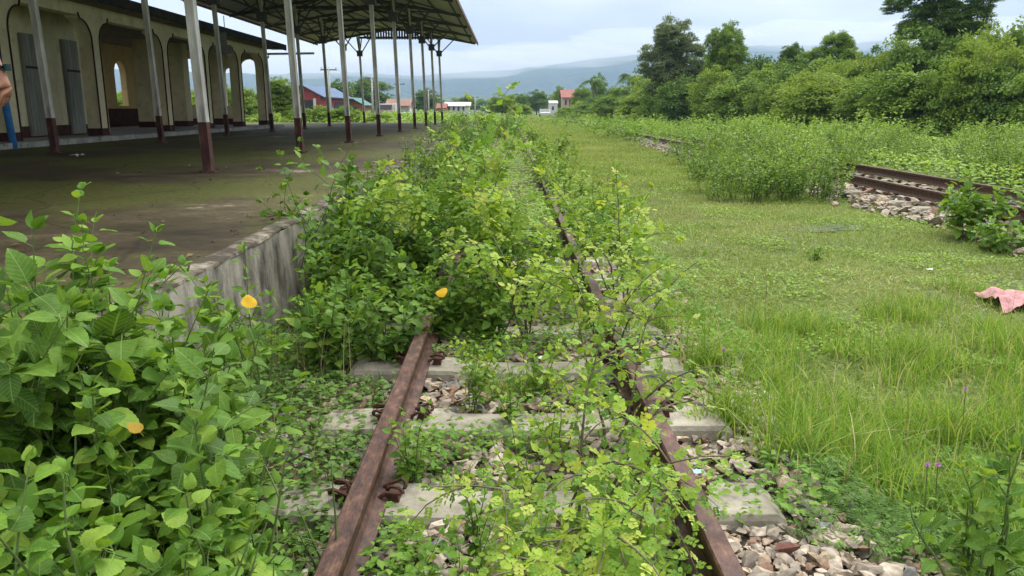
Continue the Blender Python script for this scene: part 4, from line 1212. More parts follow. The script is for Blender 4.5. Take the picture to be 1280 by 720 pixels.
skin('body', B, E, M['skin'], per)
skin('shirt', [(0, 0, 0.95, .165, .13), (0, 0, 1.12, .15, .12), (0, 0, 1.32, .175, .13), (0, 0, 1.43, .085, .075), (0.18, 0, 1.395, .075), (0.25, .012, 1.26, .062), (-0.18, 0, 1.395, .075), (-0.215, .015, 1.24, .062)], [(0,1),(1,2),(2,3),(2,4),(4,5),(2,6),(6,7)], M['shirt'], per)
skin('trousers', [(0, 0, 0.95, .15, .12), (0.10, 0, 0.85, .10), (0.11, -.02, 0.48, .075), (0.11, .01, 0.12, .06), (-0.10, 0, 0.85, .10), (-0.11, -.02, 0.48, .075), (-0.11, .01, 0.12, .06)], [(0,1),(1,2),(2,3),(0,4),(4,5),(5,6)], M['trouser'], per)
skin('hair', [(0, .01, 1.73, .088, .095), (0, .045, 1.66, .075, .07)], [(0,1)], M['hair'], per)
mb = MB(); mb.tube([(wx - 0.012 + .031 * math.cos(a), .027 * math.sin(a), wz + 0.012) for a in [2*math.pi*q/14 for q in range(15)]], 0.011, 6, cap=False); mb.box(wx + .012, wx + .03, -.016, .016, wz - .002, wz + .026); mb.build('wristwatch', M['watch'], per)
for s_ in (-1, 1):
    mb = MB(); mb.prism([(0.12*s_ - .05, -.24), (0.12*s_ + .05, -.24), (0.12*s_ + .045, .07), (0.12*s_ - .045, .07)], 0.0, 0.07, 'z'); mb.build('shoe', M['hair'], per, bevel=0.02)
mb = MB(); mb.prism([(-.016, 1.585), (.016, 1.585), (0.0, 1.65)], -.125, -.09, 'y'); mb.build('nose', M['skin'], per)
for s_ in (-1, 1):
    mb = MB(); mb.tube([(.03*s_, -.098, 1.655), (.03*s_, -.112, 1.655)], .011, 8); mb.build('eye', M['hair'], per)
    mb = MB(); mb.tube([(.085*s_, 0, 1.61), (.092*s_, .01, 1.64), (.085*s_, .012, 1.67)], .014, 6); mb.build('ear', M['skin'], per, smooth=True)
mb = MB(); mb.tube([(-.022, -.1, 1.575), (0, -.107, 1.572), (.022, -.1, 1.575)], .006, 6); mb.build('mouth', M['pink'], per)
# ------------------------------------------------------------------ foliage materials
M['lf_near'] = leafmat('leaf_bright_near', [(0.0, (0.075, 0.17, 0.022)), (0.35, (0.125, 0.26, 0.030)), (0.7, (0.19, 0.34, 0.04)), (1.0, (0.27, 0.40, 0.055))], 'obj', 0.32, 0.48, veins=True)
M['lf_near_a'] = leafmat('leaf_bright_mass', [(0.0, (0.075, 0.17, 0.022)), (0.5, (0.14, 0.28, 0.033)), (1.0, (0.24, 0.37, 0.05))], 'attr', 0.32, 0.5)
M['lf_dark'] = leafmat('leaf_deep_green', [(0.0, (0.06, 0.135, 0.018)), (0.5, (0.11, 0.225, 0.028)), (1.0, (0.19, 0.33, 0.042))], 'obj', 0.28, 0.45, veins=True)
M['lf_dark_a'] = leafmat('leaf_deep_mass', [(0.0, (0.06, 0.135, 0.018)), (0.5, (0.11, 0.225, 0.028)), (1.0, (0.19, 0.33, 0.042))], 'attr', 0.28, 0.5)
M['lf_lime'] = leafmat('leaf_yellow_green', [(0.0, (0.13, 0.25, 0.03)), (0.5, (0.24, 0.38, 0.045)), (0.8, (0.36, 0.49, 0.07)), (1.0, (0.48, 0.54, 0.11))], 'obj', 0.35, 0.5)
M['lf_lime_a'] = leafmat('leaf_yellow_mass', [(0.0, (0.11, 0.24, 0.035)), (0.5, (0.19, 0.35, 0.05)), (0.85, (0.29, 0.45, 0.07)), (1.0, (0.42, 0.48, 0.10))], 'attr', 0.35, 0.5)
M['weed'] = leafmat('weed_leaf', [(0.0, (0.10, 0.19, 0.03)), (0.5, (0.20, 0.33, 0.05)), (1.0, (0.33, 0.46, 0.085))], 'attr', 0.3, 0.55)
M['weed_b'] = leafmat('weed_leaf_olive', [(0.0, (0.08, 0.15, 0.03)), (0.5, (0.15, 0.25, 0.045)), (0.9, (0.24, 0.34, 0.07)), (1.0, (0.42, 0.36, 0.13))], 'attr', 0.3, 0.55)
M['grass'] = leafmat('grass_blade', [(0.0, (0.10, 0.20, 0.028)), (0.5, (0.19, 0.34, 0.045)), (0.84, (0.30, 0.44, 0.075)), (0.93, (0.42, 0.42, 0.18)), (1.0, (0.52, 0.48, 0.28))], 'attr', 0.35, 0.5)
M['mat'] = leafmat('mat_grass', [(0.0, (0.12, 0.185, 0.035)), (0.5, (0.235, 0.315, 0.07)), (0.85, (0.36, 0.40, 0.12)), (1.0, (0.48, 0.45, 0.24))], 'attr', 0.25, 0.6)
M['cover'] = leafmat('ground_cover', [(0.0, (0.055, 0.12, 0.020)), (0.5, (0.10, 0.20, 0.032)), (1.0, (0.18, 0.30, 0.045))], 'attr', 0.28, 0.5)
M['tree_a'] = leafmat('crown_mid', [(0.0, (0.075, 0.14, 0.02)), (0.5, (0.14, 0.235, 0.034)), (1.0, (0.24, 0.345, 0.05))], 'attr', 0.25, 0.6)
M['tree_b'] = leafmat('crown_dark', [(0.0, (0.05, 0.10, 0.018)), (0.5, (0.09, 0.17, 0.028)), (1.0, (0.155, 0.25, 0.04))], 'attr', 0.22, 0.6)
M['tree_c'] = leafmat('crown_light', [(0.0, (0.09, 0.16, 0.022)), (0.5, (0.17, 0.265, 0.035)), (1.0, (0.27, 0.36, 0.055))], 'attr', 0.28, 0.6)
M['tree_d'] = leafmat('crown_grey', [(0.0, (0.08, 0.12, 0.045)), (0.5, (0.14, 0.19, 0.075)), (1.0, (0.21, 0.26, 0.11))], 'attr', 0.25, 0.6)
M['stem'] = surf('green_stem', [(0.3, (0.07, 0.12, 0.03)), (0.7, (0.14, 0.19, 0.06))], scale=20)
M['twig'] = surf('woody_stem', [(0.3, (0.09, 0.07, 0.045)), (0.7, (0.22, 0.19, 0.13))], scale=20)

# ------------------------------------------------------------------ trees and hedge
def crown_arrays(seed, n=6500, leaf=0.030, nclump=60, shape='round', T=TQ):
    """unit crown: x,y in +-0.5, z in 0..1; leaves sit on many small clumps"""
    r = np.random.RandomState(seed)
    cs = []
    while len(cs) < nclump:
        p = r.uniform(-1, 1, 3)
        d = np.linalg.norm(p)
        if d > 1 or (d < 0.45 and r.rand() < 0.6): continue
        zz = p[2]
        if shape == 'bush':
            if zz < 0: p[2] *= 1.0
            lim = 1.0
        elif shape == 'tall':
            lim = 1.0
        a = math.atan2(p[1], p[0])
        k = 0.80 + 0.28 * mnoise.noise(Vector((math.cos(a) * 1.3, math.sin(a) * 1.3 + seed, zz * 1.6)))
        cs.append((p * k, r.uniform(0.13, 0.27), r.rand()))
    pos = []; dirs = []; nrm = []; sz = []; tint = []
    per = n // nclump
    for c, rad, tn in cs:
        q = r.normal(size=(per, 3)); q /= np.linalg.norm(q, axis=1, keepdims=True)
        q[:, 2] = np.abs(q[:, 2]) * 0.9 - 0.25
        rr = rad * r.uniform(0.55, 1.0, (per, 1)) * (1 + 0.25 * r.normal(size=(per, 1)))
        p = c + q * rr
        d = q + r.normal(size=(per, 3)) * 0.6; d[:, 2] -= 0.35
        nm = q * 0.7 + r.normal(size=(per, 3)) * 0.45 + np.array([0, 0, 0.6])
        pos.append(p); dirs.append(d); nrm.append(nm)
        sz.append(leaf * 2 * r.uniform(0.7, 1.3, per)); tint.append(np.clip(0.15 + 0.55 * tn + 0.3 * r.rand(per), 0, 1))
    pos = np.vstack(pos) * np.array([0.5, 0.5, 0.5]) + np.array([0, 0, 0.5])
    return place(T, pos, np.vstack(dirs), np.vstack(nrm), np.concatenate(sz) * 0.5, np.concatenate(tint))
def crown_mesh(seed, mat, **k):
    V, F, tt, _ = crown_arrays(seed, **k)
    return mesh_np('crown', V, F, tt, smooth=False, mats=[mat])
CR = {}
for key, mt in (('a', 'tree_a'), ('b', 'tree_b'), ('c', 'tree_c'), ('d', 'tree_d')):
    CR[key] = [crown_mesh(20 + i + ord(key), M[mt], n=12000, leaf=0.033, nclump=100) for i in range(3)]
def tree(label, x, y, H, W, z0, key, seed, group=None, name='broadleaf_tree', catg='tree', crowns=None, trunk=0.16, lean=0.0):
    """trunk with limbs, crown of clumps; crowns: list of (dx, dy, z, w, h)"""
    rg = random.Random(seed)
    root = empty(name, (x, y, GZ), rg.uniform(0, 6.28)); tag(root, label, catg, group)
    mb = MB()
    top = H * 0.8
    pts = [(lean * t * t * H, rg.uniform(-.1, .1) * t * W * 0.3, top * t) for t in (0, 0.25, 0.5, 0.75, 1.0)]
    mb.tube(pts, [trunk, trunk * 0.8, trunk * 0.62, trunk * 0.4, trunk * 0.12], 7)
    for q in range(7):
        t = rg.uniform(0.3, 0.85); a = rg.uniform(0, 6.28)
        b = Vector(pts[0]).lerp(Vector(pts[-1]), t)
        e = b + Vector((math.cos(a) * W * 0.33, math.sin(a) * W * 0.33, H * 0.16))
        m_ = b.lerp(e, 0.5) + Vector((0, 0, H * 0.03))
        mb.tube([b, m_, e], [trunk * 0.35, trunk * 0.22, trunk * 0.08], 5)
    mb.build('trunk', M['trunk'], root, smooth=True)
    for (dx, dy, zc, w_, h_) in (crowns or [(0, 0, z0, W, H - z0)]):
        o = link(bpy.data.objects.new('crown', rg.choice(CR[key])), root)
        o.location = (dx, dy, zc); o.scale = (w_, w_, h_); o.rotation_euler = (0, 0, rg.uniform(0, 6.28))
    return root
def ptree(label, px, ytop, Y, wpx, z0, key, seed, **k):
    z = Zat(ytop, Y); x = Xat(px, Y, 2); W = wpx / 1000 * Y
    if wpx > 43 and Y < 90:
        H = z - GZ; r_ = random.Random(seed); h = H - z0
        k['crowns'] = [(0, 0, z0, W * .85, h * .62), (-.2 * W, .1 * W, z0 + .34 * h, W * .66, h * .48), (.2 * W, -.1 * W, z0 + .30 * h, W * .66, h * .50), (r_.uniform(-.08, .08) * W, 0, z0 + .52 * h, W * .60, h * .48), (r_.choice((-.22, .22)) * W, .1 * W, z0 + .62 * h, W * .42, h * .31)]
    return tree(label, x, Y, z - GZ, W, z0, key, seed, **k)
# hedge at the right: shrubs shoulder to shoulder, three uneven rows
kinds = [('dense green shrub in the long hedge beyond the tracks', 'a'), ('dark leaved shrub in the long hedge beyond the tracks', 'b'), ('light yellow green shrub in the long hedge beyond the tracks', 'c')]
hp = [(700, 122, 130), (740, 114, 118), (762, 106, 105), (800, 88, 88), (840, 68, 78), (880, 44, 70), (930, 50, 62), (985, 54, 56), (1040, 42, 50), (1100, 40, 46), (1160, 2, 43), (1220, 4, 40), (1290, 2, 37), (1370, 2, 34)]
rgh = random.Random(4); cnt = 0
for row in range(3):
    px = 715 + row * 14
    while px < 1430:
        Yb = np.interp(px, [p[0] for p in hp], [p[2] for p in hp]); tb = np.interp(px, [p[0] for p in hp], [p[1] for p in hp])
        Y = Yb * (0.90 + 0.11 * row) + rgh.uniform(-1, 1)
        H = (Zat(tb, Yb) - GZ) * rgh.uniform(0.84, 1.06) * (0.72, 0.92, 1.04)[row]
        W = rgh.uniform(3.2, 5.6) * (0.85 + 0.004 * Yb)
        lab, key = kinds[rgh.choices([0, 1, 2], [(3, 1.2, 4), (4, 2, 3), (4, 2.5, 1.5)][row])[0]]
        lab = {'a': 'mid green', 'b': 'dark leaved', 'c': 'yellow green'}[key] + ' shrub in the ' + ['front', 'middle', 'rear'][row] + ' row of the hedge ' + ('at its far left end' if px < 790 else 'under the feathery tree' if px < 870 else 'under the two headed tree' if px < 950 else 'left of the broad tree' if px < 1010 else 'under the broad tree' if px < 1075 else 'left of the big spreading tree' if px < 1125 else 'under the big spreading tree' if px < 1210 else 'at the right edge')
        x = Xat(px, Y, 2)
        tree(lab, x, Y, H, W, -0.1 * H, key, 100 + cnt, group={'a': 'green shrubs of the long hedge', 'b': 'dark shrubs of the long hedge', 'c': 'light shrubs of the long hedge'}[key], name='hedge_shrub', catg='shrub', trunk=0.06,
             crowns=[(0, 0, -0.08 * H, W, H * 1.04), (rgh.uniform(-.3, .3) * W, rgh.uniform(-.2, .2) * W, -0.05 * H, W * 0.7, H * rgh.uniform(0.6, 0.9))])
        cnt += 1
        px += W / Y * 1000 * rgh.uniform(0.36, 0.52)
tree_specs = [
 ('tall feathery grey green tree rising at the left end of the hedge', 838, 16, 74, 84, 0.8, 'd', {}),
 ('two headed tree right of the feathery one above the hedge', 906, 24, 66, 64, 1.0, 'a', {}),
 ('broad light green tree standing above the middle of the hedge', 1034, 33, 60, 76, 1.5, 'a', {}),
 ('small dark tree between the two headed and the broad tree', 992, 48, 64, 46, 1.0, 'b', {}),
 ('round green tree top at the right end of the hedge', 1266, 28, 42, 60, 1.0, 'a', {}),
 ('large round tree behind the brown roofed house', 462, 91, 165, 66, 0.5, 'b', {}),
 ('small round tree behind the thin pole', 534, 108, 175, 40, 0.5, 'b', {}),
 ('light green tree just beyond the station building', 352, 94, 72, 48, 0.3, 'c', {}),
 ('dark tree behind the red shed', 425, 96, 150, 40, 0.5, 'b', {}),
 ('small dark tree right of the long white building', 584, 116, 230, 26, 0.2, 'b', {}),
 ('rounded light green tree in the far centre', 628, 114, 125, 42, 0.2, 'c', {}),
 ('slim dark tree beside the rounded light green tree', 651, 116, 150, 20, 0.2, 'b', {}),
 ('spreading dark tree far behind the field', 671, 110, 190, 36, 0.3, 'b', {}),
 ('pointed green tree left of the pink villa', 700, 106, 165, 22, 0.2, 'a', {}),
 ('green bush in front of the far white cottage', 650, 128, 120, 40, -0.3, 'c', {}),
 ('tall dark tree right of the pink villa', 748, 88, 140, 26, 1.0, 'b', {}),
 ('leafy tree between the villa and the hedge', 728, 104, 130, 34, 0.2, 'a', {}),
]
for i, (lab, px, yt, Y, wp, z0, key, k) in enumerate(tree_specs):
    ptree(lab, px, yt, Y, wp, z0, key, 300 + i, **k)
# the big spreading tree at upper right: open crown of large leaf tiers
x = Xat(1168, 46, 5)
tree('big dark spreading tree with tiered branches above the right hedge', x, 46, 9.6, 6.0, 4, 'b', 77, trunk=0.22,
     crowns=[(0, 0, 4.6, 4.0, 3.2), (-1.9, 0.4, 5.2, 2.5, 1.5), (-2.7, -0.3, 6.7, 2.0, 1.2), (-2.2, .5, 7.7, 2.3, 1.6), (2.0, 0.3, 4.9, 3.0, 2.2), (0.3, -0.5, 6.4, 4.2, 2.6), (-1.0, 0, 7.6, 3.2, 2.0), (1.4, 0, 7.2, 3.0, 2.6), (2.7, .3, 6.2, 2.0, 1.5)])
# hedge and trees seen through and behind the station building
for i in range(22):
    x = -19.5 - 2.5 * random.random() - (i % 3) * 1.5; y = 24 + i * 2.4
    tree('green shrub growing behind the station building', x, y, random.uniform(2.3, 3.6), random.uniform(3, 4.5), -0.3, random.choice('aac'), 400 + i, group='shrubs behind the station building', name='shrub', catg='shrub', trunk=0.05)
for i in range(9):
    x = -10 - i * 2.1 + random.uniform(-.5, .5); y = 60 + random.uniform(-3, 5)
    tree('leafy shrub in the rough ground beyond the platform end', x, y, random.uniform(1.2, 2.0), random.uniform(2.5, 4), -0.3, random.choice('ac'), 430 + i, group='shrubs beyond the platform end', name='shrub', catg='shrub', trunk=0.04)
# far belt of trees along the horizon
rgf = random.Random(8)
for i in range(46):
    px = 180 + i * 15 + rgf.uniform(-6, 6); Y = rgf.uniform(230, 420)
    H = rgf.uniform(4, 8) * Y / 330; W = rgf.uniform(7, 15)
    tree('dark tree in the far belt below the hills', Xat(px, Y, 3), Y, H, W, -0.3, rgf.choice('abb'), 500 + i, group='trees of the far belt below the hills', trunk=0.2)
# palms
def palm(label, px, ytop, Y, seed):
    rg = random.Random(seed); z = Zat(ytop, Y); x = Xat(px, Y, 3); H = z - GZ - 1.2
    root = empty('palm_tree', (x, Y, GZ)); tag(root, label, 'palm tree')
    mb = MB(); mb.tube([(0, 0, 0), (0.15, 0, H * 0.5), (0.1, 0, H)], [0.2, 0.14, 0.12], 7); mb.build('trunk', M['trunk'], root, smooth=True)
    for i in range(17):
        a = rg.uniform(0, 6.28); el = rg.uniform(-0.1, 1.1); L_ = rg.uniform(1.8, 2.6)
        pos = []; dr = []; nm = []; sz = []
        for q in range(22):
            t = q / 21
            p = np.array([math.cos(a) * L_ * t * math.cos(el * 0.7), math.sin(a) * L_ * t * math.cos(el * 0.7), H + L_ * (math.sin(el) * t - 0.9 * t * t)])
            for s_ in (-1, 1):
                sd_ = np.array([-math.sin(a) * s_, math.cos(a) * s_, -0.5]) + 0.5 * np.array([math.cos(a), math.sin(a), 0])
                pos.append(p); dr.append(sd_); nm.append((math.cos(a) * 0.3, math.sin(a) * 0.3, 1)); sz.append(0.75 * math.sin(math.pi * (0.12 + 0.8 * t)))
        V, F, tt, _ = place((TQ[0] * np.array([0.22, 1, 1]), TQ[1], TQ[2]), pos, dr, nm, sz, [rg.random()] * len(pos))
        link(bpy.data.objects.new('frond', mesh_np('frond', V, F, tt, mats=[M['tree_b']])), root)
palm('coconut palm left of the tall dark tree near the villa', 741, 90, 118, 1)
palm('coconut palm above the left end of the hedge', 790, 84, 100, 2)
palm('short palm in front of the hedge end', 776, 100, 96, 3)

# ------------------------------------------------------------------ tall weeds of the field
def weed_arrays(seed, H=1.0, n_st=5, leaf=0.055, gap=0.05, T=TSM, spread=0.25):
    pl = Plant(seed); rg = pl.rg
    for i in range(n_st):
        a = rg.uniform(0, 6.28); r_ = rg.uniform(0, spread)
        p0 = (math.cos(a) * r_ * 0.5, math.sin(a) * r_ * 0.5, 0)
        pl.stem(p0, (math.cos(a) * 0.3 * spread * 2, math.sin(a) * 0.3 * spread * 2, 1), H * rg.uniform(0.65, 1.05), 0.007, leaf, gap, 0.15, 0.05, 0.10, 7, (1.15, 0.6), 62, 2, twigs=3, twl=0.3)
    L_ = pl.L
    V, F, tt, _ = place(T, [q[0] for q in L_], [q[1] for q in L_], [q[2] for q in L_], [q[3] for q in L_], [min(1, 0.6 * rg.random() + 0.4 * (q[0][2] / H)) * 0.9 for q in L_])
    return pl, (V, F, tt)
WV = []
for i in range(6):
    pl, (V, F, tt) = weed_arrays(40 + i, 1.0, 7, (0.07, 0.10, 0.055)[i % 3], (0.05, 0.07, 0.042)[i % 3], spread=0.4)
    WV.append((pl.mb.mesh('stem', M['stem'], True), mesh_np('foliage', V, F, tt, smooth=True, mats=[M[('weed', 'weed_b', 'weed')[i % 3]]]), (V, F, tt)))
def weed(x, y, H, i, lab, grp, wid=1.0, mat=None):
    root = empty('tall_weed', (x, y, gz(x, y) - 0.02), random.uniform(0, 6.28)); tag(root, lab, 'weed', grp)
    root.scale = (H * wid, H * wid, H)
    link(bpy.data.objects.new('stem', WV[i % 6][0]), root); link(bpy.data.objects.new('foliage', WV[i % 6][1]), root)
    return root
def field_edge(px): return np.interp(px, [560, 640, 700, 760, 800, 850, 880, 940, 1000, 1060, 1062, 1110, 1200, 1300], [150, 150, 158, 172, 180, 205, 214, 232, 238, 234, 204, 206, 222, 238])
rgx = random.Random(21); placed = 0; near_w = []; far_parts = []
pts = []
for i in range(26000):
    Y = 10 + 100 * rgx.random() ** 1.5
    px = rgx.uniform(655, 1400)
    x = Xat(px, Y, GZ)
    yb = 136 + 1000 * (CAMZ - GZ) / (Y * CT) * 0.97
    if yb > field_edge(px) - rgx.uniform(-5, 16) * rgx.random(): continue
    if x < (1.5 if Y < 40 else 0.9): continue
    if 1138 < px < 1204 and 14 < Y < 36 and x > 7.5 and rgx.random() < 0.93: continue
    if 1040 < px < 1082 and 24 < Y < 38 and rgx.random() < 0.9: continue
    if 4.3 < x < 7.5 and 23 < Y < 38 and rgx.random() < 0.93: continue
    inrail = 6.0 < x < 7.3
    vis = (1063 < px and Y < 15.5) or (820 < px < 866 and 26 < Y < 36)
    if inrail and Y < 34 and (vis or rgx.random() < 0.6): continue
    pts.append((x, Y, px))
# front clumps that stand on this side of the second track
for i in range(70):
    px = rgx.gauss(985, 52); Y = rgx.uniform(13.2, 16.5)
    if 868 < px < 1068: pts.append((Xat(px, Y, GZ), Y, px))
for i in range(34):
    px = rgx.uniform(868, 935); Y = rgx.uniform(17, 21); pts.append((Xat(px, Y, GZ), Y, px))
pts.sort(key=lambda q: q[1])
sel = []; cell = {}
for x, Y, px in pts:
    sp_ = 0.16 + Y * 0.009
    k = (int(x / sp_), int(Y / (sp_ * 1.6)))
    if k in cell: continue
    if fbm(x, Y, 0.45, 17) < -0.22 and rgx.random() < 0.8: continue
    cell[k] = 1; sel.append((x, Y))
print('weeds', len(sel))
for i, (x, Y) in enumerate(sel):
    H = rgx.uniform(0.75, 1.25) * (1.0 + 0.12 * fbm(x, Y, 0.25)) * (0.85 if x < 3.5 else 1.0)
    H = min(H * rgx.choice((0.6, 0.8, 1.0, 1.05, 1.15)) * (1 + 0.28 * fbm(x, Y, 0.55, 4)), 1.55)
    if i < 290:
        weed(x, Y, H, rgx.randrange(6), ('light green leafy weed in the tall clump standing this side of the second track' if Y < 16.6 and x < 7.5 else 'light green leafy weed among those left of the tall clump by the second track' if x < 6.0 else 'light green leafy weed growing between the second track and the farthest one' if x < 12.3 else 'light green leafy weed growing beyond the farthest track towards the hedge'), 'tall weeds of the overgrown field', 1.15)
    elif len(far_parts) < 1500:
        V, F, tt = WV[rgx.randrange(6)][2]
        m_ = len(F) // 4
        sub = F.reshape(-1, 4, 3)
        idx = np.array(rgx.sample(range(len(sub)), int(len(sub) * (0.45 if Y < 40 else 0.22))))
        used = (idx[:, None] * 5 + np.arange(5)).ravel()
        V5 = V.reshape(-1, 5, 3)[idx].reshape(-1, 3); t5 = tt.reshape(-1, 5)[idx].ravel()
        # enlarge the fewer leaves about their own base
        B5 = V5.reshape(-1, 5, 3); B5 = B5[:, 0:1] + (B5 - B5[:, 0:1]) * (1.45 if Y < 40 else 2.2)
        V5 = B5.reshape(-1, 3)
        F5 = np.array([(0,3,1), (0,2,3), (1,3,4), (3,2,4)])[None] + (np.arange(len(idx)) * 5)[:, None, None]
        a = rgx.uniform(0, 6.28); c, s_ = math.cos(a), math.sin(a)
        W_ = np.stack([(V5[:, 0] * c - V5[:, 1] * s_) * H * 1.3, (V5[:, 0] * s_ + V5[:, 1] * c) * H * 1.3, V5[:, 2] * H], 1) + np.array([x, Y, gz(x, Y)])
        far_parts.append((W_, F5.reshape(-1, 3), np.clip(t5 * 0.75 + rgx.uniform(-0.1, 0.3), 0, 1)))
V, F, tt = cat(far_parts)
print('far weeds', len(far_parts), len(F))
tag(link(bpy.data.objects.new('field_weeds', mesh_np('field_weeds', V, F, tt, mats=[M['weed']]))), 'mass of light green weeds filling the far field up to the hedge', 'weeds', kind='stuff')
# rough growth left of the track beyond the platform and either side of the first track
far_parts = []
for i in range(900):
    Y = rgx.uniform(52, 130); x = rgx.uniform(-40, 1.5) * Y / 80
    V, F, tt = WV[rgx.randrange(6)][2]
    sub = V.reshape(-1, 5, 3); idx = np.array(rgx.sample(range(len(sub)), 40))
    B5 = sub[idx]; B5 = B5[:, 0:1] + (B5 - B5[:, 0:1]) * 2.6; V5 = B5.reshape(-1, 3)
    H = rgx.uniform(0.5, 1.15) * (1.35 if Y > 62 and x < -6 else 1)
    F5 = np.array([(0,3,1), (0,2,3), (1,3,4), (3,2,4)])[None] + (np.arange(len(idx)) * 5)[:, None, None]
    far_parts.append((V5 * np.array([1.8, 1.8, 1]) * H + np.array([x, Y, gz(x, Y)]), F5.reshape(-1, 3), tt.reshape(-1, 5)[idx].ravel()))
V, F, tt = cat(far_parts)
tag(link(bpy.data.objects.new('rough_grass', mesh_np('rough_grass', V, F, tt, mats=[M['weed']]))), 'rough grass and weeds on the open ground beyond the platform end', 'weeds', kind='stuff')

# ------------------------------------------------------------------ grasses
def blades(name, pts, hs, mat, seed, wid=0.004, lean=0.45, label='', segs=3, catg='grass', tintf=None):
    r = np.random.RandomState(seed)
    n = len(pts); P_ = np.array(pts); H = np.array(hs)
    a = r.uniform(0, 2 * np.pi, n); d = np.stack([np.cos(a), np.sin(a), np.zeros(n)], 1); s = np.stack([-np.sin(a), np.cos(a), np.zeros(n)], 1)
    ln = np.abs(r.normal(0.45, 0.3, n)) * lean / 0.45
    az2 = r.uniform(0, 2*np.pi, n); s = np.stack([np.cos(az2), np.sin(az2), np.zeros(n)], 1)
    rows = []
    w = wid * r.uniform(0.6, 1.4, n)
    for k in range(segs + 1):
        t = k / segs
        c = P_ + d * (H * ln * t ** 2)[:, None] + np.array([0, 0, 1.0]) * (H * (t - 0.35 * np.minimum(ln, 1.6) * t ** 2.2))[:, None]
        ww = (w * (1 - t ** 1.7) )[:, None]
        if k < segs: rows += [c - s * ww, c + s * ww]
        else: rows += [c]
    m_ = len(rows)
    V = np.stack(rows, 1).reshape(-1, 3)
    f = []
    for k in range(segs - 1): f += [(2*k, 2*k+1, 2*k+3), (2*k, 2*k+3, 2*k+2)]
    f += [(2*segs-2, 2*segs-1, 2*segs)]
    F = (np.array(f)[None] + (np.arange(n) * m_)[:, None, None]).reshape(-1, 3)
    tt = r.rand(n) * 0.93
    dead = r.rand(n) < 0.08
    tt[dead] = r.uniform(0.93, 1.0, dead.sum())
    if tintf is not None: tt = np.clip(tt * 0.6 + tintf, 0, 1)
    o = link(bpy.data.objects.new(name, mesh_np(name, V, F, np.repeat(tt, m_), smooth=True, mats=[mat])))
    tag(o, label, catg, kind='stuff')
    return o
rg = random.Random(31)
# tall tufts right of the track
pts = []; hs = []; tf = []
tufts = []
for i in range(620):
    x = rg.uniform(0.95, 4.2); y = rg.uniform(1.9, 6.8)
    dens = 0.5 + 0.9 * fbm(x, y, 0.9, 3)
    if x < 1.15 + 0.12 * max(0, 3 - y) + (0.5 if y < 2.7 else 0): continue
    if y > 4.6: dens -= 0.32 * (y - 4.6) + 0.2 * fbm(x, y, 1.5)
    if rg.random() > dens: continue
    tufts.append((x, y, rg.uniform(0.11, 0.29) * (1.12 - 0.13 * max(0, y - 3)) * (0.55 if y < 2.6 else 1)))
for (x, y, h) in tufts:
    for k in range(rg.randint(70, 150)):
        px_ = x + rg.gauss(0, 0.09); py_ = y + rg.gauss(0, 0.09)
        pts.append((px_, py_, gz(px_, py_) - 0.01)); hs.append(h * rg.uniform(0.5, 1.25)); tf.append(0.35 * rg.random())
print('tall blades', len(pts))
blades('tall_grass', pts, hs, M['grass'], 1, 0.0030, 0.5, 'tall bright green grass growing in tufts right of the track', 4)
# matted short grass of the strip between the tracks
pts = []; hs = []; tf = []
for i in range(150000):
    y = 2.6 + 30 * rg.random() ** 1.5
    x = rg.uniform(1.0, 6.0)
    if y > 16: x = rg.uniform(1.0, 5.9)
    z = gz(x, y)
    if math.hypot(x - 4.45, y - 6.75) < 0.3: continue
    pts.append((x, y, z - 0.004)); hs.append(rg.uniform(0.025, 0.07) * (1 + 0.02 * y) * (1 + 0.5 * fbm(x, y, 1.4))); tf.append(0.22 + 0.3 * fbm(x, y, 0.5, 8))
blades('matted_grass', pts, hs, M['mat'], 2, 0.0045, 1.2, 'short matted yellowish grass covering the strip between the two tracks', 2, tintf=np.array(tf))
# grass left of the rail and between the rails
pts = []; hs = []
for i in range(34000):
    y = 1.6 + 8 * rg.random() ** 1.3
    if rg.random() < 0.72: x = rg.uniform(-1.6, -0.56)
    else:
        x = rg.uniform(-0.42, 0.55)
        if fbm(x, y, 1.2, 4) < 0.12 or on_sleeper(x, y): continue
    if rg.random() > 0.55 + 0.6 * fbm(x, y, 1.6, 1): continue
    pts.append((x, y, gz(x, y) - 0.005)); hs.append(rg.uniform(0.03, 0.12))
blades('low_grass', pts, hs, M['cover'], 3, 0.0028, 0.8, 'low dark green grass along the left rail and between the sleepers', 3)
# taller tuft growing between rails
pts = []; hs = []
for (cx, cy, h, n_) in ((-0.02, 3.72, 0.16, 260), (0.15, 3.8, 0.15, 200), (-0.2, 4.3, 0.14, 160), (1.12, 3.0, 0.28, 160), (0.98, 3.35, 0.3, 240), (1.05, 4.1, 0.34, 260), (0.95, 4.9, 0.3, 200), (-1.3, 3.6, 0.2, 120), (-1.45, 4.4, 0.3, 160), (-1.2, 5.1, 0.25, 120)):
    for k in range(n_):
        px_ = cx + rg.gauss(0, 0.06); py_ = cy + rg.gauss(0, 0.05); pts.append((px_, py_, gz(px_, py_) - 0.01)); hs.append(h * rg.uniform(0.5, 1.2))
blades('tuft_grass', pts, hs, M['grass'], 4, 0.0028, 0.6, 'slender green grass tufts growing up between and beside the rails', 4)

# rougher grass farther along the strip and over the distant part of the track
pts = []; hs = []; tf = []
for i in range(70000):
    y = 15 + 120 * rg.random() ** 1.25
    x = rg.uniform(0.75, 3.0 + y * 0.09)
    if 5.9 < x < 7.4 and y < 40: continue
    pts.append((x, y, gz(x, y) - 0.01)); hs.append(rg.uniform(0.04, 0.11) * (0.4 + y * 0.035)); tf.append(0.2 + 0.3 * fbm(x, y, 0.5, 8))
blades('distant_grass', pts, hs, M['mat'], 12, 0.014, 0.9, 'rough green grass on the far part of the strip beyond the puddles', 2, tintf=np.array(tf))
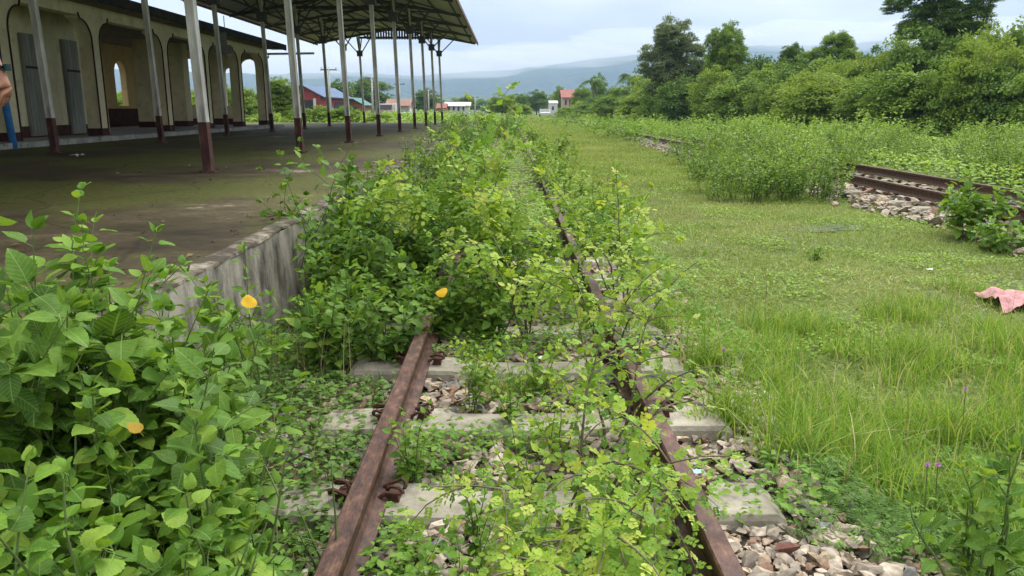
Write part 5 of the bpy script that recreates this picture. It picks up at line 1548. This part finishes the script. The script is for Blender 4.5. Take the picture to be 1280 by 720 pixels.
# dry stalks standing in the growth
pts = []; hs = []
for i in range(260):
    if i % 2: x = rg.uniform(1.2, 4.0); y = rg.uniform(2.6, 6.5); h = rg.uniform(0.25, 0.5)
    else: x = rg.uniform(-1.5, -0.65); y = rg.uniform(1.9, 6.0); h = rg.uniform(0.2, 0.55)
    pts.append((x, y, gz(x, y))); hs.append(h)
M['straw'] = leafmat('dry_straw', [(0.0, (0.16, 0.12, 0.06)), (1.0, (0.42, 0.36, 0.20))], 'attr', 0.15, 0.7)
blades('dry_stalks', pts, hs, M['straw'], 15, 0.0018, 0.35, 'thin dry straw coloured stalks standing among the green growth', 4)
# creeping ground cover: small leaflets close to the ground
def cover(name, label, n, region, T, size, hmax, mat, seed, up=1.0, catg='ground cover'):
    rg = random.Random(seed); pos = []; dr = []; nm = []; sz = []; tn = []
    tries = 0
    while len(pos) < n and tries < n * 12:
        tries += 1
        q = region(rg)
        if q is None: continue
        x, y, k = q
        a = rg.uniform(0, 6.28)
        h = hmax * rg.random() ** 0.8 * k
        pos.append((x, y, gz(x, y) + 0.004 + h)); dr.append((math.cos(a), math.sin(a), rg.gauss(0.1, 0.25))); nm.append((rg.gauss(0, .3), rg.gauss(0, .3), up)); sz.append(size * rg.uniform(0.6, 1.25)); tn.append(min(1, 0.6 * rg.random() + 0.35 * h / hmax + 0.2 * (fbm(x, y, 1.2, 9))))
    V, F, tt, _ = place(T, pos, dr, nm, sz, np.clip(tn, 0, 1))
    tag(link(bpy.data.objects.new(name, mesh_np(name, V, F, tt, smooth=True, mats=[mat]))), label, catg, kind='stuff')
def reg_right(rg):
    x = rg.uniform(0.95, 3.2); y = rg.uniform(1.35, 3.3)
    if x < 1.15 and rg.random() < 0.8: return None
    e = (3.0 - 0.25 * (x - 1.2)) - y
    if e < 0 and rg.random() < 0.85: return None
    if x < 1.5 and fbm(x, y, 2.2, 2) < 0.0: return None
    return x, y, 0.6 + 0.5 * max(-1, fbm(x, y, 1.5, 6))
cover('creeping_legume', 'dark green creeping plants with tiny paired leaflets at the lower right', 9000, reg_right, TND, 0.07, 0.11, M['cover'], 1)
cover('creeping_herbs', 'small leaved creeping herbs mixed with the fine paired leaflets at the lower right', 12000, reg_right, TSM, 0.026, 0.10, M['lf_near_a'], 19)
def reg_left(rg):
    y = 1.5 + 7 * rg.random() ** 1.3; x = rg.uniform(-1.62, -0.56)
    if fbm(x, y, 2, 3) < -0.25: return None
    return x, y, 0.7 + 0.6 * fbm(x, y, 1.7, 7)
cover('low_herbs', 'low green herbs carpeting the ground between platform wall and left rail', 15000, reg_left, TSM, 0.036, 0.13, M['cover'], 2)
def reg_mid(rg):
    y = 1.7 + 7 * rg.random() ** 1.2; x = rg.uniform(-0.42, 0.52)
    if fbm(x, y, 1.7, 5) < 0.10 or (on_sleeper(x, y) and rg.random() < 0.93): return None
    return x, y, 0.8
cover('trackside_herbs', 'small herbs sprouting from the stones between the rails', 6000, reg_mid, TSM, 0.034, 0.14, M['lf_near_a'], 3)
def reg_field(rg):
    y = 4.5 + 22 * rg.random() ** 1.3; x = rg.uniform(1.1, 6.0)
    if fbm(x, y, 0.7, 12) < 0.1: return None
    return x, y, 1.0
cover('field_clover', 'tiny clover like leaves mixed into the matted grass strip', 24000, reg_field, TSM, 0.035, 0.05, M['weed'], 4)
def reg_far(rg):
    y = 7.5 + 70 * rg.random() ** 1.8; x = rg.uniform(-1.55, 1.3)
    if abs(x - 0.58) < 0.075 + 0.002 * y: return None
    return x, y, 0.75 + 0.5 * max(-1, fbm(x, y, 0.9, 5)) * (1 if x < 0.5 else 0.6)
cover('track_overgrowth', 'low green growth burying the sleepers of the first track in the distance', 34000, reg_far, TSM, 0.075, 0.34, M['weed'], 14)
def reg_behind(rg):
    y = 8 + 30 * rg.random() ** 1.2; x = rg.uniform(7.9, 16)
    return x, y, 1.0
cover('field_undergrowth', 'low green undergrowth at the feet of the field weeds behind the second track', 26000, reg_behind, TSM, 0.10, 0.5, M['weed'], 24)
def reg_shoulder(rg):
    y = 2.4 + 8 * rg.random(); x = rg.uniform(0.66, 1.5)
    if fbm(x, y, 1.7, 15) < (0.2 if y < 4 else -0.1): return None
    return x, y, 1.0
cover('shoulder_herbs', 'patchy small herbs on the stony shoulder right of the right rail', 5000, reg_shoulder, TSM, 0.036, 0.12, M['lf_near_a'], 5)

# ------------------------------------------------------------------ foreground and middle plants
CAMP = np.array([0, 0, CAMZ])
GB = [0]
def broad(label, px, py, Y, n_st, spread, leaf, seed, T=None, mats=('lf_near', 'lf_near_a'), gap=0.055, nobj=150, twigs=3, group=None, name='broadleaf_plant', up=0.8, sag=0.15, perp=2, r0=0.006, start=0.2, stemmat='stem', ang=62, wob=0.12, dirx=0.0, xoff=0.0, zbase=None, cat_='plant', lsc=(1.15, 0.6), twl=0.3, leafname='leaf', hmin=0.6):
    x, y, z = P(px, py, Y)
    x += xoff
    zb_ = (gz(x, Y) if zbase is None else zbase) - 0.01
    H = z - zb_
    pl = Plant(seed); rg = pl.rg
    for i in range(n_st):
        a = 2 * math.pi * i / n_st + rg.uniform(-.6, .6); r_ = rg.uniform(0.2, 1.0) * spread
        if i == 0: r_ = 0.1 * spread
        pl.stem((math.cos(a) * r_ * 0.3, math.sin(a) * r_ * 0.3, 0), (math.cos(a) * r_ / H * 0.9 + dirx, math.sin(a) * r_ / H * 0.9, 1), H * (1.04 if i == 0 else rg.uniform(hmin, 1.0)), r0, leaf, gap, start, sag, wob, 8, lsc, ang, perp, twigs, twl * H, up)
    return pl.build(name, label, cat_, group, M[mats[0]], M[stemmat], T or [TOV, TOV3], nobj, (x, Y, zb_), M[mats[1]], leafname, near=CAMP, xmax=(-0.60 if group == G1 else 99))
G1 = 'large leaved plants at the lower left'
# lower left mass
broad('tall leafy plant at the left edge reaching over the platform corner', 22, 262, 2.0, 10, 0.2, 0.104, 1, T=[TOV2, TOV], mats=('lf_dark', 'lf_dark_a'), group=G1, gap=0.063, hmin=0.82)
broad('dark leafy plant in front of the platform corner left of the wall', 108, 352, 2.15, 13, 0.26, 0.095, 2, T=[TOV2, TOV], mats=('lf_dark', 'lf_dark_a'), group=G1, gap=0.054, hmin=0.82)
broad('leafy plant with pointed leaves rising before the platform wall top', 215, 372, 2.4, 8, 0.24, 0.085, 3, T=[TOV2], mats=('lf_dark', 'lf_dark_a'), group=G1, gap=0.050)
broad('bright plant with wide leaves at the left edge of the photo', 25, 460, 1.55, 6, 0.22, 0.085, 4, T=[TOV3, TOV], group=G1, nobj=170)
broad('bright wide leaved plant in the lower left corner', 110, 520, 1.40, 7, 0.22, 0.075, 5, T=[TOV3, TOV], group=G1, nobj=190)
broad('bright plant left of the middle of the lower left mass', 150, 455, 1.75, 7, 0.24, 0.079, 6, T=[TOV3, TOV], group=G1, nobj=190)
broad('bright serrated leaved plant right in the lower left mass', 225, 500, 1.7, 7, 0.18, 0.085, 7, T=[TOV3, TOV], group=G1, nobj=190)
broad('rightmost bright plant of the lower left mass beside the left rail', 290, 560, 1.75, 7, 0.13, 0.077, 8, T=[TOV3, TOV], group=G1, nobj=180)
broad('low bright plant at the bottom edge below the serrated one', 200, 620, 1.45, 7, 0.22, 0.071, 9, T=[TOV3, TOV], group=G1, nobj=190)
broad('small pale plant at the bottom edge near the left rail', 270, 650, 1.5, 6, 0.12, 0.059, 10, T=[TOV, TOV2], group=G1, nobj=130)
broad('small plant with hanging leaves beside the left rail', 408, 580, 2.05, 3, 0.06, 0.054, 11, T=[TOV3], group=G1, nobj=60, gap=0.054)
broad('leafy plant at the bottom left corner close to the lens', 20, 600, 1.25, 6, 0.18, 0.069, 12, T=[TOV3, TOV], group=G1, nobj=150)
broad('leafy stalk in front of the near end of the stained wall', 262, 402, 2.5, 6, 0.22, 0.077, 21, T=[TOV2, TOV], mats=('lf_dark', 'lf_dark_a'), group=G1, gap=0.054)
broad('dark plant hiding the platform corner at the left edge of the photo', 60, 330, 1.9, 13, 0.26, 0.093, 22, T=[TOV2, TOV], mats=('lf_dark', 'lf_dark_a'), group=G1, gap=0.054, nobj=190, hmin=0.82)
broad('leafy plant between the bright mass and the stained wall', 180, 420, 2.1, 8, 0.26, 0.086, 23, T=[TOV, TOV2], mats=('lf_dark', 'lf_dark_a'), group=G1, gap=0.050, nobj=190)
broad('pale topped plant right in front of the stained wall foot', 270, 480, 2.3, 7, 0.16, 0.074, 24, T=[TOV, TOV3], group=G1, gap=0.050, nobj=150)
broad('light leafed plant climbing highest at the left edge over the platform corner', 8, 245, 1.9, 13, 0.22, 0.068, 25, T=[TOV, TOV2], group=G1, gap=0.05, nobj=200, hmin=0.82)
broad('light leafed plant between the left edge and the platform corner', 75, 330, 2.0, 13, 0.24, 0.068, 26, T=[TOV, TOV3], group=G1, gap=0.05, nobj=200, hmin=0.82)
broad('leafy plant just left of the visible coping edge', 140, 385, 2.1, 13, 0.22, 0.063, 27, T=[TOV, TOV2], group=G1, gap=0.05, nobj=180, hmin=0.82)
# plants leaning over the wall
broad('leafy climber hanging over the platform wall beside its stained face', 316, 305, 3.6, 5, 0.22, 0.085, 13, T=[TOV2], mats=('lf_near', 'lf_near_a'), nobj=110, gap=0.07, start=0.45, xoff=0.0)
broad('dark shrub climbing the platform edge where the wall face ends', 430, 200, 6.6, 15, 0.5, 0.12, 14, T=[TOV2, TOV4], mats=('lf_dark', 'lf_dark_a'), nobj=290, gap=0.06, name='shrub', cat_='shrub', start=0.08, r0=0.009, twigs=4)
broad('thin stalked plant sticking up over the platform edge', 350, 160, 6.1, 4, 0.25, 0.10, 15, T=[TOV2], mats=('lf_dark', 'lf_dark_a'), nobj=100, gap=0.12, start=0.5, xoff=0.12, wob=0.16, twigs=2)
# dense middle mass over the left rail
mid = [(452, 235, 5.8, 'leafy bush pressed against the platform wall where its stained face ends', 'lf_dark'), (455, 215, 7.6, 'dark bush topping the platform edge behind the climber', 'lf_dark'), (425, 285, 5.2, 'young broadleaf bush at the right end of the stained wall face', 'lf_near'), (495, 240, 6.4, 'dense dark green bush between the wall and the hidden rail', 'lf_dark'), (470, 270, 5.2, 'dense green shrub covering the ground beside the platform wall', 'lf_dark'), (520, 250, 5.8, 'thick dark shrub left of the hidden left rail', 'lf_dark'), (560, 300, 4.9, 'leafy bush swallowing the left rail where it disappears', 'lf_near'),
       (620, 275, 5.4, 'green bush growing between the rails in the middle distance', 'lf_near'), (440, 320, 4.6, 'low broadleaf plant with drooping leaves by the wall foot', 'lf_near'), (500, 225, 7.2, 'dark shrub behind the mass at the platform edge', 'lf_dark'),
       (570, 205, 7.6, 'dark dense bush at the centre of the overgrown track', 'lf_dark'), (545, 335, 4.7, 'small leafy plant directly at the end of the visible left rail', 'lf_near'), (605, 340, 4.7, 'small bush right of the visible left rail end', 'lf_near'),
       (660, 300, 5.6, 'sprawling bush between the rails with pale shoots', 'lf_near'), (480, 345, 4.2, 'low bush with mottled leaves left of the left rail', 'lf_dark'), (405, 350, 4.2, 'low leafy herb at the foot of the platform wall', 'lf_near')]
for i, (px, py, Y, lab, mt) in enumerate(mid):
    broad(lab, px, py, Y, 10, 0.42 if Y > 5 else 0.3, 0.10 if Y > 5 else 0.08, 50 + i, T=[TOV4, TOV2], mats=(mt, mt + '_a'), nobj=200, gap=0.055, name='bush', cat_='bush', group='bushes swallowing the left rail', twigs=4, start=0.05)
# the row of growth along the left side of the track into the distance
for i, (px, py, Y, x0, wd) in enumerate([(470, 185, 10.5, -1.45, .5), (520, 200, 9.2, -1.2, .5), (530, 168, 13, -1.6, .6), (560, 160, 12, -1.0, .7), (560, 150, 16, -1.5, .8), (590, 146, 15, -.9, .8), (600, 140, 20, -1.4, 1.0), (575, 137, 22, -1.9, 1.0), (612, 140, 25, -.9, 1.1), (595, 136, 30, -1.8, 1.4), (614, 138, 38, -1.2, 1.6), (600, 137, 48, -2.2, 2.0), (628, 141, 34, -.3, 1.0), (634, 139, 50, -.3, 1.6), (626, 139, 65, -1.5, 3)]):
    pl = Plant(80 + i); H = Zat(py, Y) - gz(x0, Y)
    for k in range(9):
        a = pl.rg.uniform(0, 6.28); r_ = wd * pl.rg.uniform(0.1, 0.9)
        pl.stem((math.cos(a) * r_ * .5, math.sin(a) * r_ * .5, 0), (math.cos(a) * r_ / H * .7, math.sin(a) * r_ / H * .7, 1), H * pl.rg.uniform(.7, 1.0), 0.008, 0.07 + Y * 0.002, 0.045 + Y * 0.001, 0.05, 0.1, 0.12, 7, (1.1, .7), 62, 2, 4, 0.35 * H)
    pl.build('bush', ['green bush', 'dark bush', 'leafy bush'][i % 3] + ' in the overgrown strip left of the track, %s from the camera' % ['first', 'second', 'third', 'fourth', 'fifth', 'sixth', 'seventh', 'eighth', 'ninth', 'tenth', 'eleventh', 'twelfth', 'thirteenth', 'fourteenth', 'last'][i], 'bush', 'bushes along the left side of the track', M['lf_dark_a'] if i % 3 else M['weed'], M['stem'], [TSM], 0, (Xat(px, Y, 1) if False else x0, Y, gz(x0, Y) - 0.01))
# arching pale sprays
def spray(label, bx, by, targets, seed, T, leaf=0.11, gap=0.07, mats=('lf_lime', 'lf_lime_a'), nobj=260, name='arching_shrub', tw=4):
    pl = Plant(seed); rg = pl.rg; z0 = gz(bx, by)
    for (px, py, Y) in targets:
        q = Vector(P(px, py, Y)) - Vector((bx, by, z0)); L_ = q.length * 1.12
        d = q.normalized() + Vector((0, 0, 0.55))
        sag = 1.1
        pl.stem((rg.gauss(0, .04), rg.gauss(0, .04), 0), tuple(d), L_, 0.007, leaf, gap, 0.3, sag, 0.07, 10, (1.0, 0.65), 58, 2, twigs=tw, twl=0.36, upn=0.9)
    return pl.build(name, label, 'shrub', None, M[mats[0]], M['twig'], T, nobj, (bx, by, z0), M[mats[1]], near=CAMP, leafname='compound_leaf')
spray('arching shrub with pale yellow green sprays rising over the middle of the track', -0.15, 5.9, [(530, 175, 5.6), (560, 165, 6.0), (600, 178, 5.8), (630, 205, 5.4), (570, 200, 5.2), (610, 215, 5.2), (605, 165, 6.4), (540, 150, 6.4), (640, 230, 5.0), (585, 158, 6.1), (520, 205, 5.2)], 5, [TPIN, TPIN2], tw=6, leaf=0.12, nobj=300)
spray('pale leafed shrub arching right over the right rail', 0.80, 5.6, [(780, 225, 5.6), (800, 255, 5.2), (845, 252, 4.9), (740, 215, 6.2), (700, 235, 5.4), (760, 285, 4.8), (820, 300, 4.6)], 6, [TPIN, TPIN2], tw=3, leaf=0.10)
spray('shrub with red tinged twigs between the rails below the arching one', 0.1, 4.7, [(600, 290, 4.5), (630, 250, 4.8), (665, 300, 4.4), (640, 320, 4.2), (570, 290, 4.6)], 7, [TPIN2, TPIN], leaf=0.095, tw=3)
# foreground shrub with round leaflets right of centre
spray('foreground shrub with small round yellow green leaflets beside the right rail', 0.22, 2.35, [(700, 462, 2.3), (740, 500, 2.2), (640, 570, 2.0), (780, 560, 2.1), (720, 580, 1.9), (680, 620, 1.75), (770, 620, 1.8)], 8, [TPIN3, TPIN], leaf=0.062, gap=0.036, nobj=300, tw=5)
spray('low yellow green shrub at the bottom edge against the right rail', 0.28, 1.85, [(760, 640, 1.55), (815, 625, 1.65), (790, 670, 1.5), (730, 670, 1.45), (690, 700, 1.42), (790, 600, 1.8)], 9, [TPIN3, TPIN], leaf=0.058, gap=0.034, nobj=300)
spray('leggy shrub leaning along the right rail in the middle', 0.45, 3.2, [(750, 380, 3.2), (800, 420, 3.1), (835, 400, 3.2), (730, 440, 2.8)], 10, [TPIN3, TPIN], leaf=0.065, gap=0.055, nobj=220, tw=3)
spray('pale shrub over the right rail below the arching one', 0.55, 4.1, [(715, 320, 4.0), (690, 345, 3.8), (790, 340, 3.9), (830, 320, 4.1), (745, 300, 4.2), (850, 350, 3.8)], 11, [TPIN, TPIN3], leaf=0.08, gap=0.055, nobj=240)
# small sprouts between the rails
for i, (px, py, Y, lf) in enumerate([(515, 500, 2.75, .045), (540, 665, 1.75, .04), (590, 625, 1.9, .035), (620, 700, 1.55, .04), (500, 680, 1.8, .045), (600, 580, 2.15, .035), (640, 430, 3.3, .04), (590, 425, 3.5, .04)]):
    broad('small green sprout among the stones between the rails, %s' % ['by the second sleeper', 'below the first sleeper', 'over the first sleeper', 'at the bottom edge', 'by the left rail foot', 'above the first sleeper', 'near the stem of the leggy shrub', 'beyond the third sleeper', 'at the bottom left', 'beside the yellow green shrub'][i], px, py, Y, 5, 0.08, lf, 130 + i, T=[TOV2, TOV4], mats=('lf_near', 'lf_near_a'), nobj=90, gap=0.03, group='sprouts between the rails', name='sprout', twigs=1, cat_='sprout', r0=0.003)
# right edge plants
broad('tall stalked plant with long pale leaves at the right edge', 1262, 560, 2.2, 4, 0.16, 0.085, 160, T=[TOV2], nobj=70, gap=0.07, start=0.3)
broad('leafy plant at the right bottom edge in the creeping cover', 1225, 600, 2.15, 4, 0.14, 0.07, 161, T=[TOV2], nobj=60, gap=0.06)
broad('bright bushy plant on the stones at the right edge near the second track', 1222, 216, 9.3, 12, 0.42, 0.14, 162, T=[TOV, TOV4], nobj=280, gap=0.075, name='bush', cat_='bush')
broad('low leafy plant right of the bushy one by the second track', 1262, 270, 8.6, 9, 0.42, 0.12, 163, T=[TOV, TOV4], nobj=120, gap=0.07)
broad('small pale herb in the grass strip before the second track', 1022, 308, 8.0, 5, 0.12, 0.05, 164, T=[TSM], nobj=0, gap=0.04)
for i, (px, py, Y, lf) in enumerate([(600, 395, 3.9, .05), (680, 400, 3.7, .05), (700, 470, 2.9, .045), (660, 505, 2.6, .045)]):
    broad('bright sapling on the stones between the rails, %s' % ['behind the third sleeper', 'nearest the right rail behind the leggy shrub', 'at the stem of the leggy shrub', 'left of the foreground shrub top', 'above the first sleeper near the left rail', 'over the second sleeper'][i], px, py, Y, 5, 0.14, lf, 230 + i, T=[TOV4, TOV2], mats=('lf_lime', 'lf_lime_a'), nobj=80, gap=0.035, group='saplings between the rails', name='sapling', cat_='sapling', r0=0.003, twigs=2)
# bushes right of the rail in the middle distance
for i, (px, py, Y) in enumerate([(745, 205, 9.0), (710, 180, 11.5), (770, 215, 9.6), (690, 170, 14), (672, 160, 18), (720, 240, 8.0), (700, 155, 24), (665, 150, 30)]):
    broad(['bush with mixed leaves right of the right rail', 'green bush beside the right rail'][i % 2] + ', %s along the rail' % ['second', 'fourth', 'third', 'fifth', 'sixth', 'first', 'seventh', 'eighth'][i], px, py, Y, 8, 0.4 + Y * .01, 0.075 + Y * .002, 170 + i, T=[TSM], mats=('weed', 'weed'), nobj=0, gap=0.05, name='bush', cat_='bush', group='bushes right of the right rail', twigs=4)

# ------------------------------------------------------------------ small things
M['yellowleaf'] = surf('yellow_leaf', [(0.3, (0.62, 0.36, 0.02)), (0.7, (0.75, 0.50, 0.04))], scale=30)
M['brownleaf'] = surf('ochre_leaf', [(0.3, (0.22, 0.14, 0.02)), (0.7, (0.40, 0.26, 0.03))], scale=30)
def single_leaf(px, py, Y, size, label, mat, rot, T=TOV3):
    me = mesh_np('fallen_leaf', T[0], T[1], None, T[2], True, [mat])
    o = link(bpy.data.objects.new('fallen_leaf', me)); o.location = P(px, py, Y); o.scale = (size,) * 3; o.rotation_euler = rot
    tag(o, label, 'leaf')
single_leaf(312, 392, 3.35, 0.075, 'bright yellow dying leaf caught before the stained platform wall', M['yellowleaf'], (R(55), R(8), R(25)))
single_leaf(546, 376, 4.45, 0.075, 'small orange yellow leaf at the end of the visible left rail', M['yellowleaf'], (R(50), R(10), R(-30)))
single_leaf(180, 545, 1.66, 0.036, 'ochre dying leaf in the lower left plant mass', M['brownleaf'], (R(45), R(-10), R(60)))
M['whitep'] = paint('white_plastic', (0.7, 0.72, 0.74), 0.1, rough=0.4); M['bluep'] = paint('blue_plastic', (0.35, 0.55, 0.62), 0.2, rough=0.4)
def scrap(px, py, z, size, label, mat, seed):
    x, y, _ = Gd(px, py, z); n = 7
    V = []; rr = random.Random(seed)
    for j in range(n):
        for i in range(n):
            u, v = i / (n-1) - .5, j / (n-1) - .5
            V.append((x + u * size + rr.gauss(0, size * .04), y + v * size * .7 + rr.gauss(0, size * .04), z + size * (0.16 + 0.22 * mnoise.noise(Vector((u * 5, v * 5, seed))))))
    F = [(j*n+i, j*n+i+1, (j+1)*n+i+1, (j+1)*n+i) for j in range(n-1) for i in range(n-1)]
    tag(link(bpy.data.objects.new('litter', mesh_np('litter', V, F, smooth=True, mats=[mat]))), label, 'litter', 'scraps of litter')
scrap(872, 592, 0.02, 0.045, 'crumpled white and blue plastic scrap at the right rail', M['bluep'], 1)
scrap(790, 578, 0.0, 0.05, 'torn white plastic scrap under the foreground shrub', M['whitep'], 2)
scrap(98, 196, PH + .004, 0.22, 'white paper scrap lying on the mossy platform floor', M['whitep'], 3)
scrap(1163, 338, -0.15, 0.06, 'tiny white scrap in the matted grass', M['whitep'], 4)
scrap(678, 448, 0.0, 0.045, 'small white scrap on the stones under the leggy shrub', M['whitep'], 5)
# pink cloth
M['pinkcloth'] = surf('faded_pink_cloth', [(0.3, (0.42, 0.20, 0.20)), (0.7, (0.60, 0.33, 0.32))], scale=25, bump=0.6, bscale=90)
x, y, _ = Gd(1272, 376, -0.14); n = 22; V = []
for j in range(n):
    for i in range(n):
        u, v = i / (n-1) - .5, j / (n-1) - .5
        e = 1 + 0.25 * mnoise.noise(Vector((u * 3, v * 3, 5)))
        V.append((u * .42 * e, v * .42 * e, 0.035 + 0.05 * mnoise.noise(Vector((u * 6, v * 6, 1.5))) - 0.12 * max(0, abs(u) + abs(v) - .55)))
F = [(j*n+i, j*n+i+1, (j+1)*n+i+1, (j+1)*n+i) for j in range(n-1) for i in range(n-1)]
o = link(bpy.data.objects.new('pink_cloth', mesh_np('pink_cloth', V, F, smooth=True, mats=[M['pinkcloth']]))); o.location = (x, y, gz(x, y) + .055); tag(o, 'crumpled faded pink cloth lying in the grass at the right edge', 'cloth')
# small pink flowers
M['flower'] = paint('pink_flower', (0.62, 0.30, 0.58), 0.15)
for i, (px, py, Y, lab) in enumerate([(1160, 581, 2.35, 'small pink pompom flower, left one of the pair at lower right'), (1173, 582, 2.36, 'small pink pompom flower, right one of the pair at lower right'), (905, 437, 3.7, 'pale pink flower in the tall grass near the right rail'), (1208, 487, 3.1, 'pale pink grass flower right of the tall tufts')]):
    x, y, z = P(px, py, Y); root = empty('flower', (x, y, gz(x, y))); tag(root, lab, 'flower'); h = z - gz(x, y)
    mb = MB(); mb.tube([(0, 0, 0), (.01, 0, h * .5), (0, 0, h)], .0016, 5); mb.build('stalk', M['stem'], root)
    rr = np.random.RandomState(i); q = rr.normal(size=(60, 3)); q /= np.linalg.norm(q, axis=1, keepdims=True)
    V, F, tt, _ = place((TQ[0] * np.array([.5, 1, 1]), TQ[1], TQ[2]), np.tile([[0, 0, h]], (60, 1)), q, np.roll(q, 1, 1), np.full(60, .010), rr.rand(60))
    link(bpy.data.objects.new('petals', mesh_np('petals', V, F, mats=[M['flower']])), root)
# standing water in the strip
m, t, N_, L_, b = newmat('puddle_water'); b.inputs['Base Color'].default_value = (0.10, 0.11, 0.08, 1); b.inputs['Roughness'].default_value = 0.15; b.inputs['Specular IOR Level'].default_value = 0.6
nz = N_('ShaderNodeTexNoise'); nz.inputs['Scale'].default_value = 6; bu = N_('ShaderNodeBump'); bu.inputs['Strength'].default_value = 0.08; L_(nz.outputs[0], bu.inputs['Height']); L_(bu.outputs[0], b.inputs['Normal'])
for (px, py, rx, ry, sd_) in ((800, 232, 0.5, 1.2, 1), (1000, 284, 0.55, 0.35, 2), (1050, 282, 0.3, 0.25, 3), (850, 225, 0.5, 0.7, 4)):
    x, y, _ = Gd(px, py, -0.16)
    zz = gz(x, y) + 0.009
    o = decal('puddle', x, y, rx, ry, m, zz, sd_); tag(o, kind='structure')

# dead leaves blown over the platform floor
rg = random.Random(61); pos = []; dr = []; nm = []; sz = []; tn = []
for i in range(900):
    y = 3 + 30 * rg.random() ** 1.4; x = rg.uniform(-10.3, -1.75)
    if rg.random() < 0.3: x = -1.75 - abs(rg.gauss(0, 0.25))
    a = rg.uniform(0, 6.28)
    pos.append((x, y, PH + 0.012)); dr.append((math.cos(a), math.sin(a), rg.gauss(0, .15))); nm.append((rg.gauss(0, .3), rg.gauss(0, .3), 1)); sz.append(rg.uniform(0.02, 0.06)); tn.append(rg.random())
M['deadleaf'] = leafmat('dead_leaf', [(0.0, (0.05, 0.035, 0.02)), (0.6, (0.13, 0.09, 0.045)), (0.9, (0.24, 0.19, 0.09)), (1.0, (0.30, 0.29, 0.26))], 'attr', 0.1, 0.8)
V, F, tt, _ = place(TSM, pos, dr, nm, sz, tn)
tag(link(bpy.data.objects.new('dead_leaves', mesh_np('dead_leaves', V, F, tt, mats=[M['deadleaf']]))), 'small dead leaves and grit scattered over the platform floor', 'dead leaves', kind='stuff')
# low clouds lying on the mountain ridge
mc_ = bpy.data.materials.new('cloud_vapour'); mc_.use_nodes = True; t = mc_.node_tree; t.nodes.clear()
co_ = t.nodes.new('ShaderNodeOutputMaterial'); cv_ = t.nodes.new('ShaderNodeVolumePrincipled'); cv_.inputs['Density'].default_value = 0.0034; cv_.inputs['Color'].default_value = (1, 1, 1, 1)
t.links.new(cv_.outputs[0], co_.inputs['Volume'])
for i, (px, py, W_, H_) in enumerate([(560, 84, 700, 40), (690, 72, 520, 34), (830, 56, 620, 40), (1010, 50, 700, 42), (380, 78, 800, 50), (1200, 46, 700, 44)]):
    Y = 2500; z = (136 - py) / 1000 * Y
    me = bpy.data.meshes.new('low_cloud'); bm = bmesh.new(); bmesh.ops.create_icosphere(bm, subdivisions=4, radius=1.0)
    for v in bm.verts:
        k = 1 + 0.35 * mnoise.noise(v.co * 1.7 + Vector((i * 7, 0, 0))) + 0.15 * mnoise.noise(v.co * 4 + Vector((0, i, 0)))
        v.co = Vector((v.co.x * W_ * 0.5 * k, v.co.y * 160 * k, v.co.z * H_ * k))
    bm.to_mesh(me); bm.free(); me.materials.append(mc_)
    o = link(bpy.data.objects.new('low_cloud', me)); o.location = ((px - 636) / 1000 * Y, Y, z); tag(o, kind='stuff')

# ------------------------------------------------------------------ air
mh = bpy.data.materials.new('haze_air'); mh.use_nodes = True; t = mh.node_tree; t.nodes.clear()
ho = t.nodes.new('ShaderNodeOutputMaterial'); pv_ = t.nodes.new('ShaderNodeVolumePrincipled')
pv_.inputs['Density'].default_value = 0.00024; pv_.inputs['Color'].default_value = (0.48, 0.66, 1.0, 1); pv_.inputs['Anisotropy'].default_value = 0.0
t.links.new(pv_.outputs[0], ho.inputs['Volume'])
mb = MB(); mb.box(-4300, 4300, -60, 3400, -12, 360)
o = mb.build('haze', mh); o['kind'] = 'stuff'
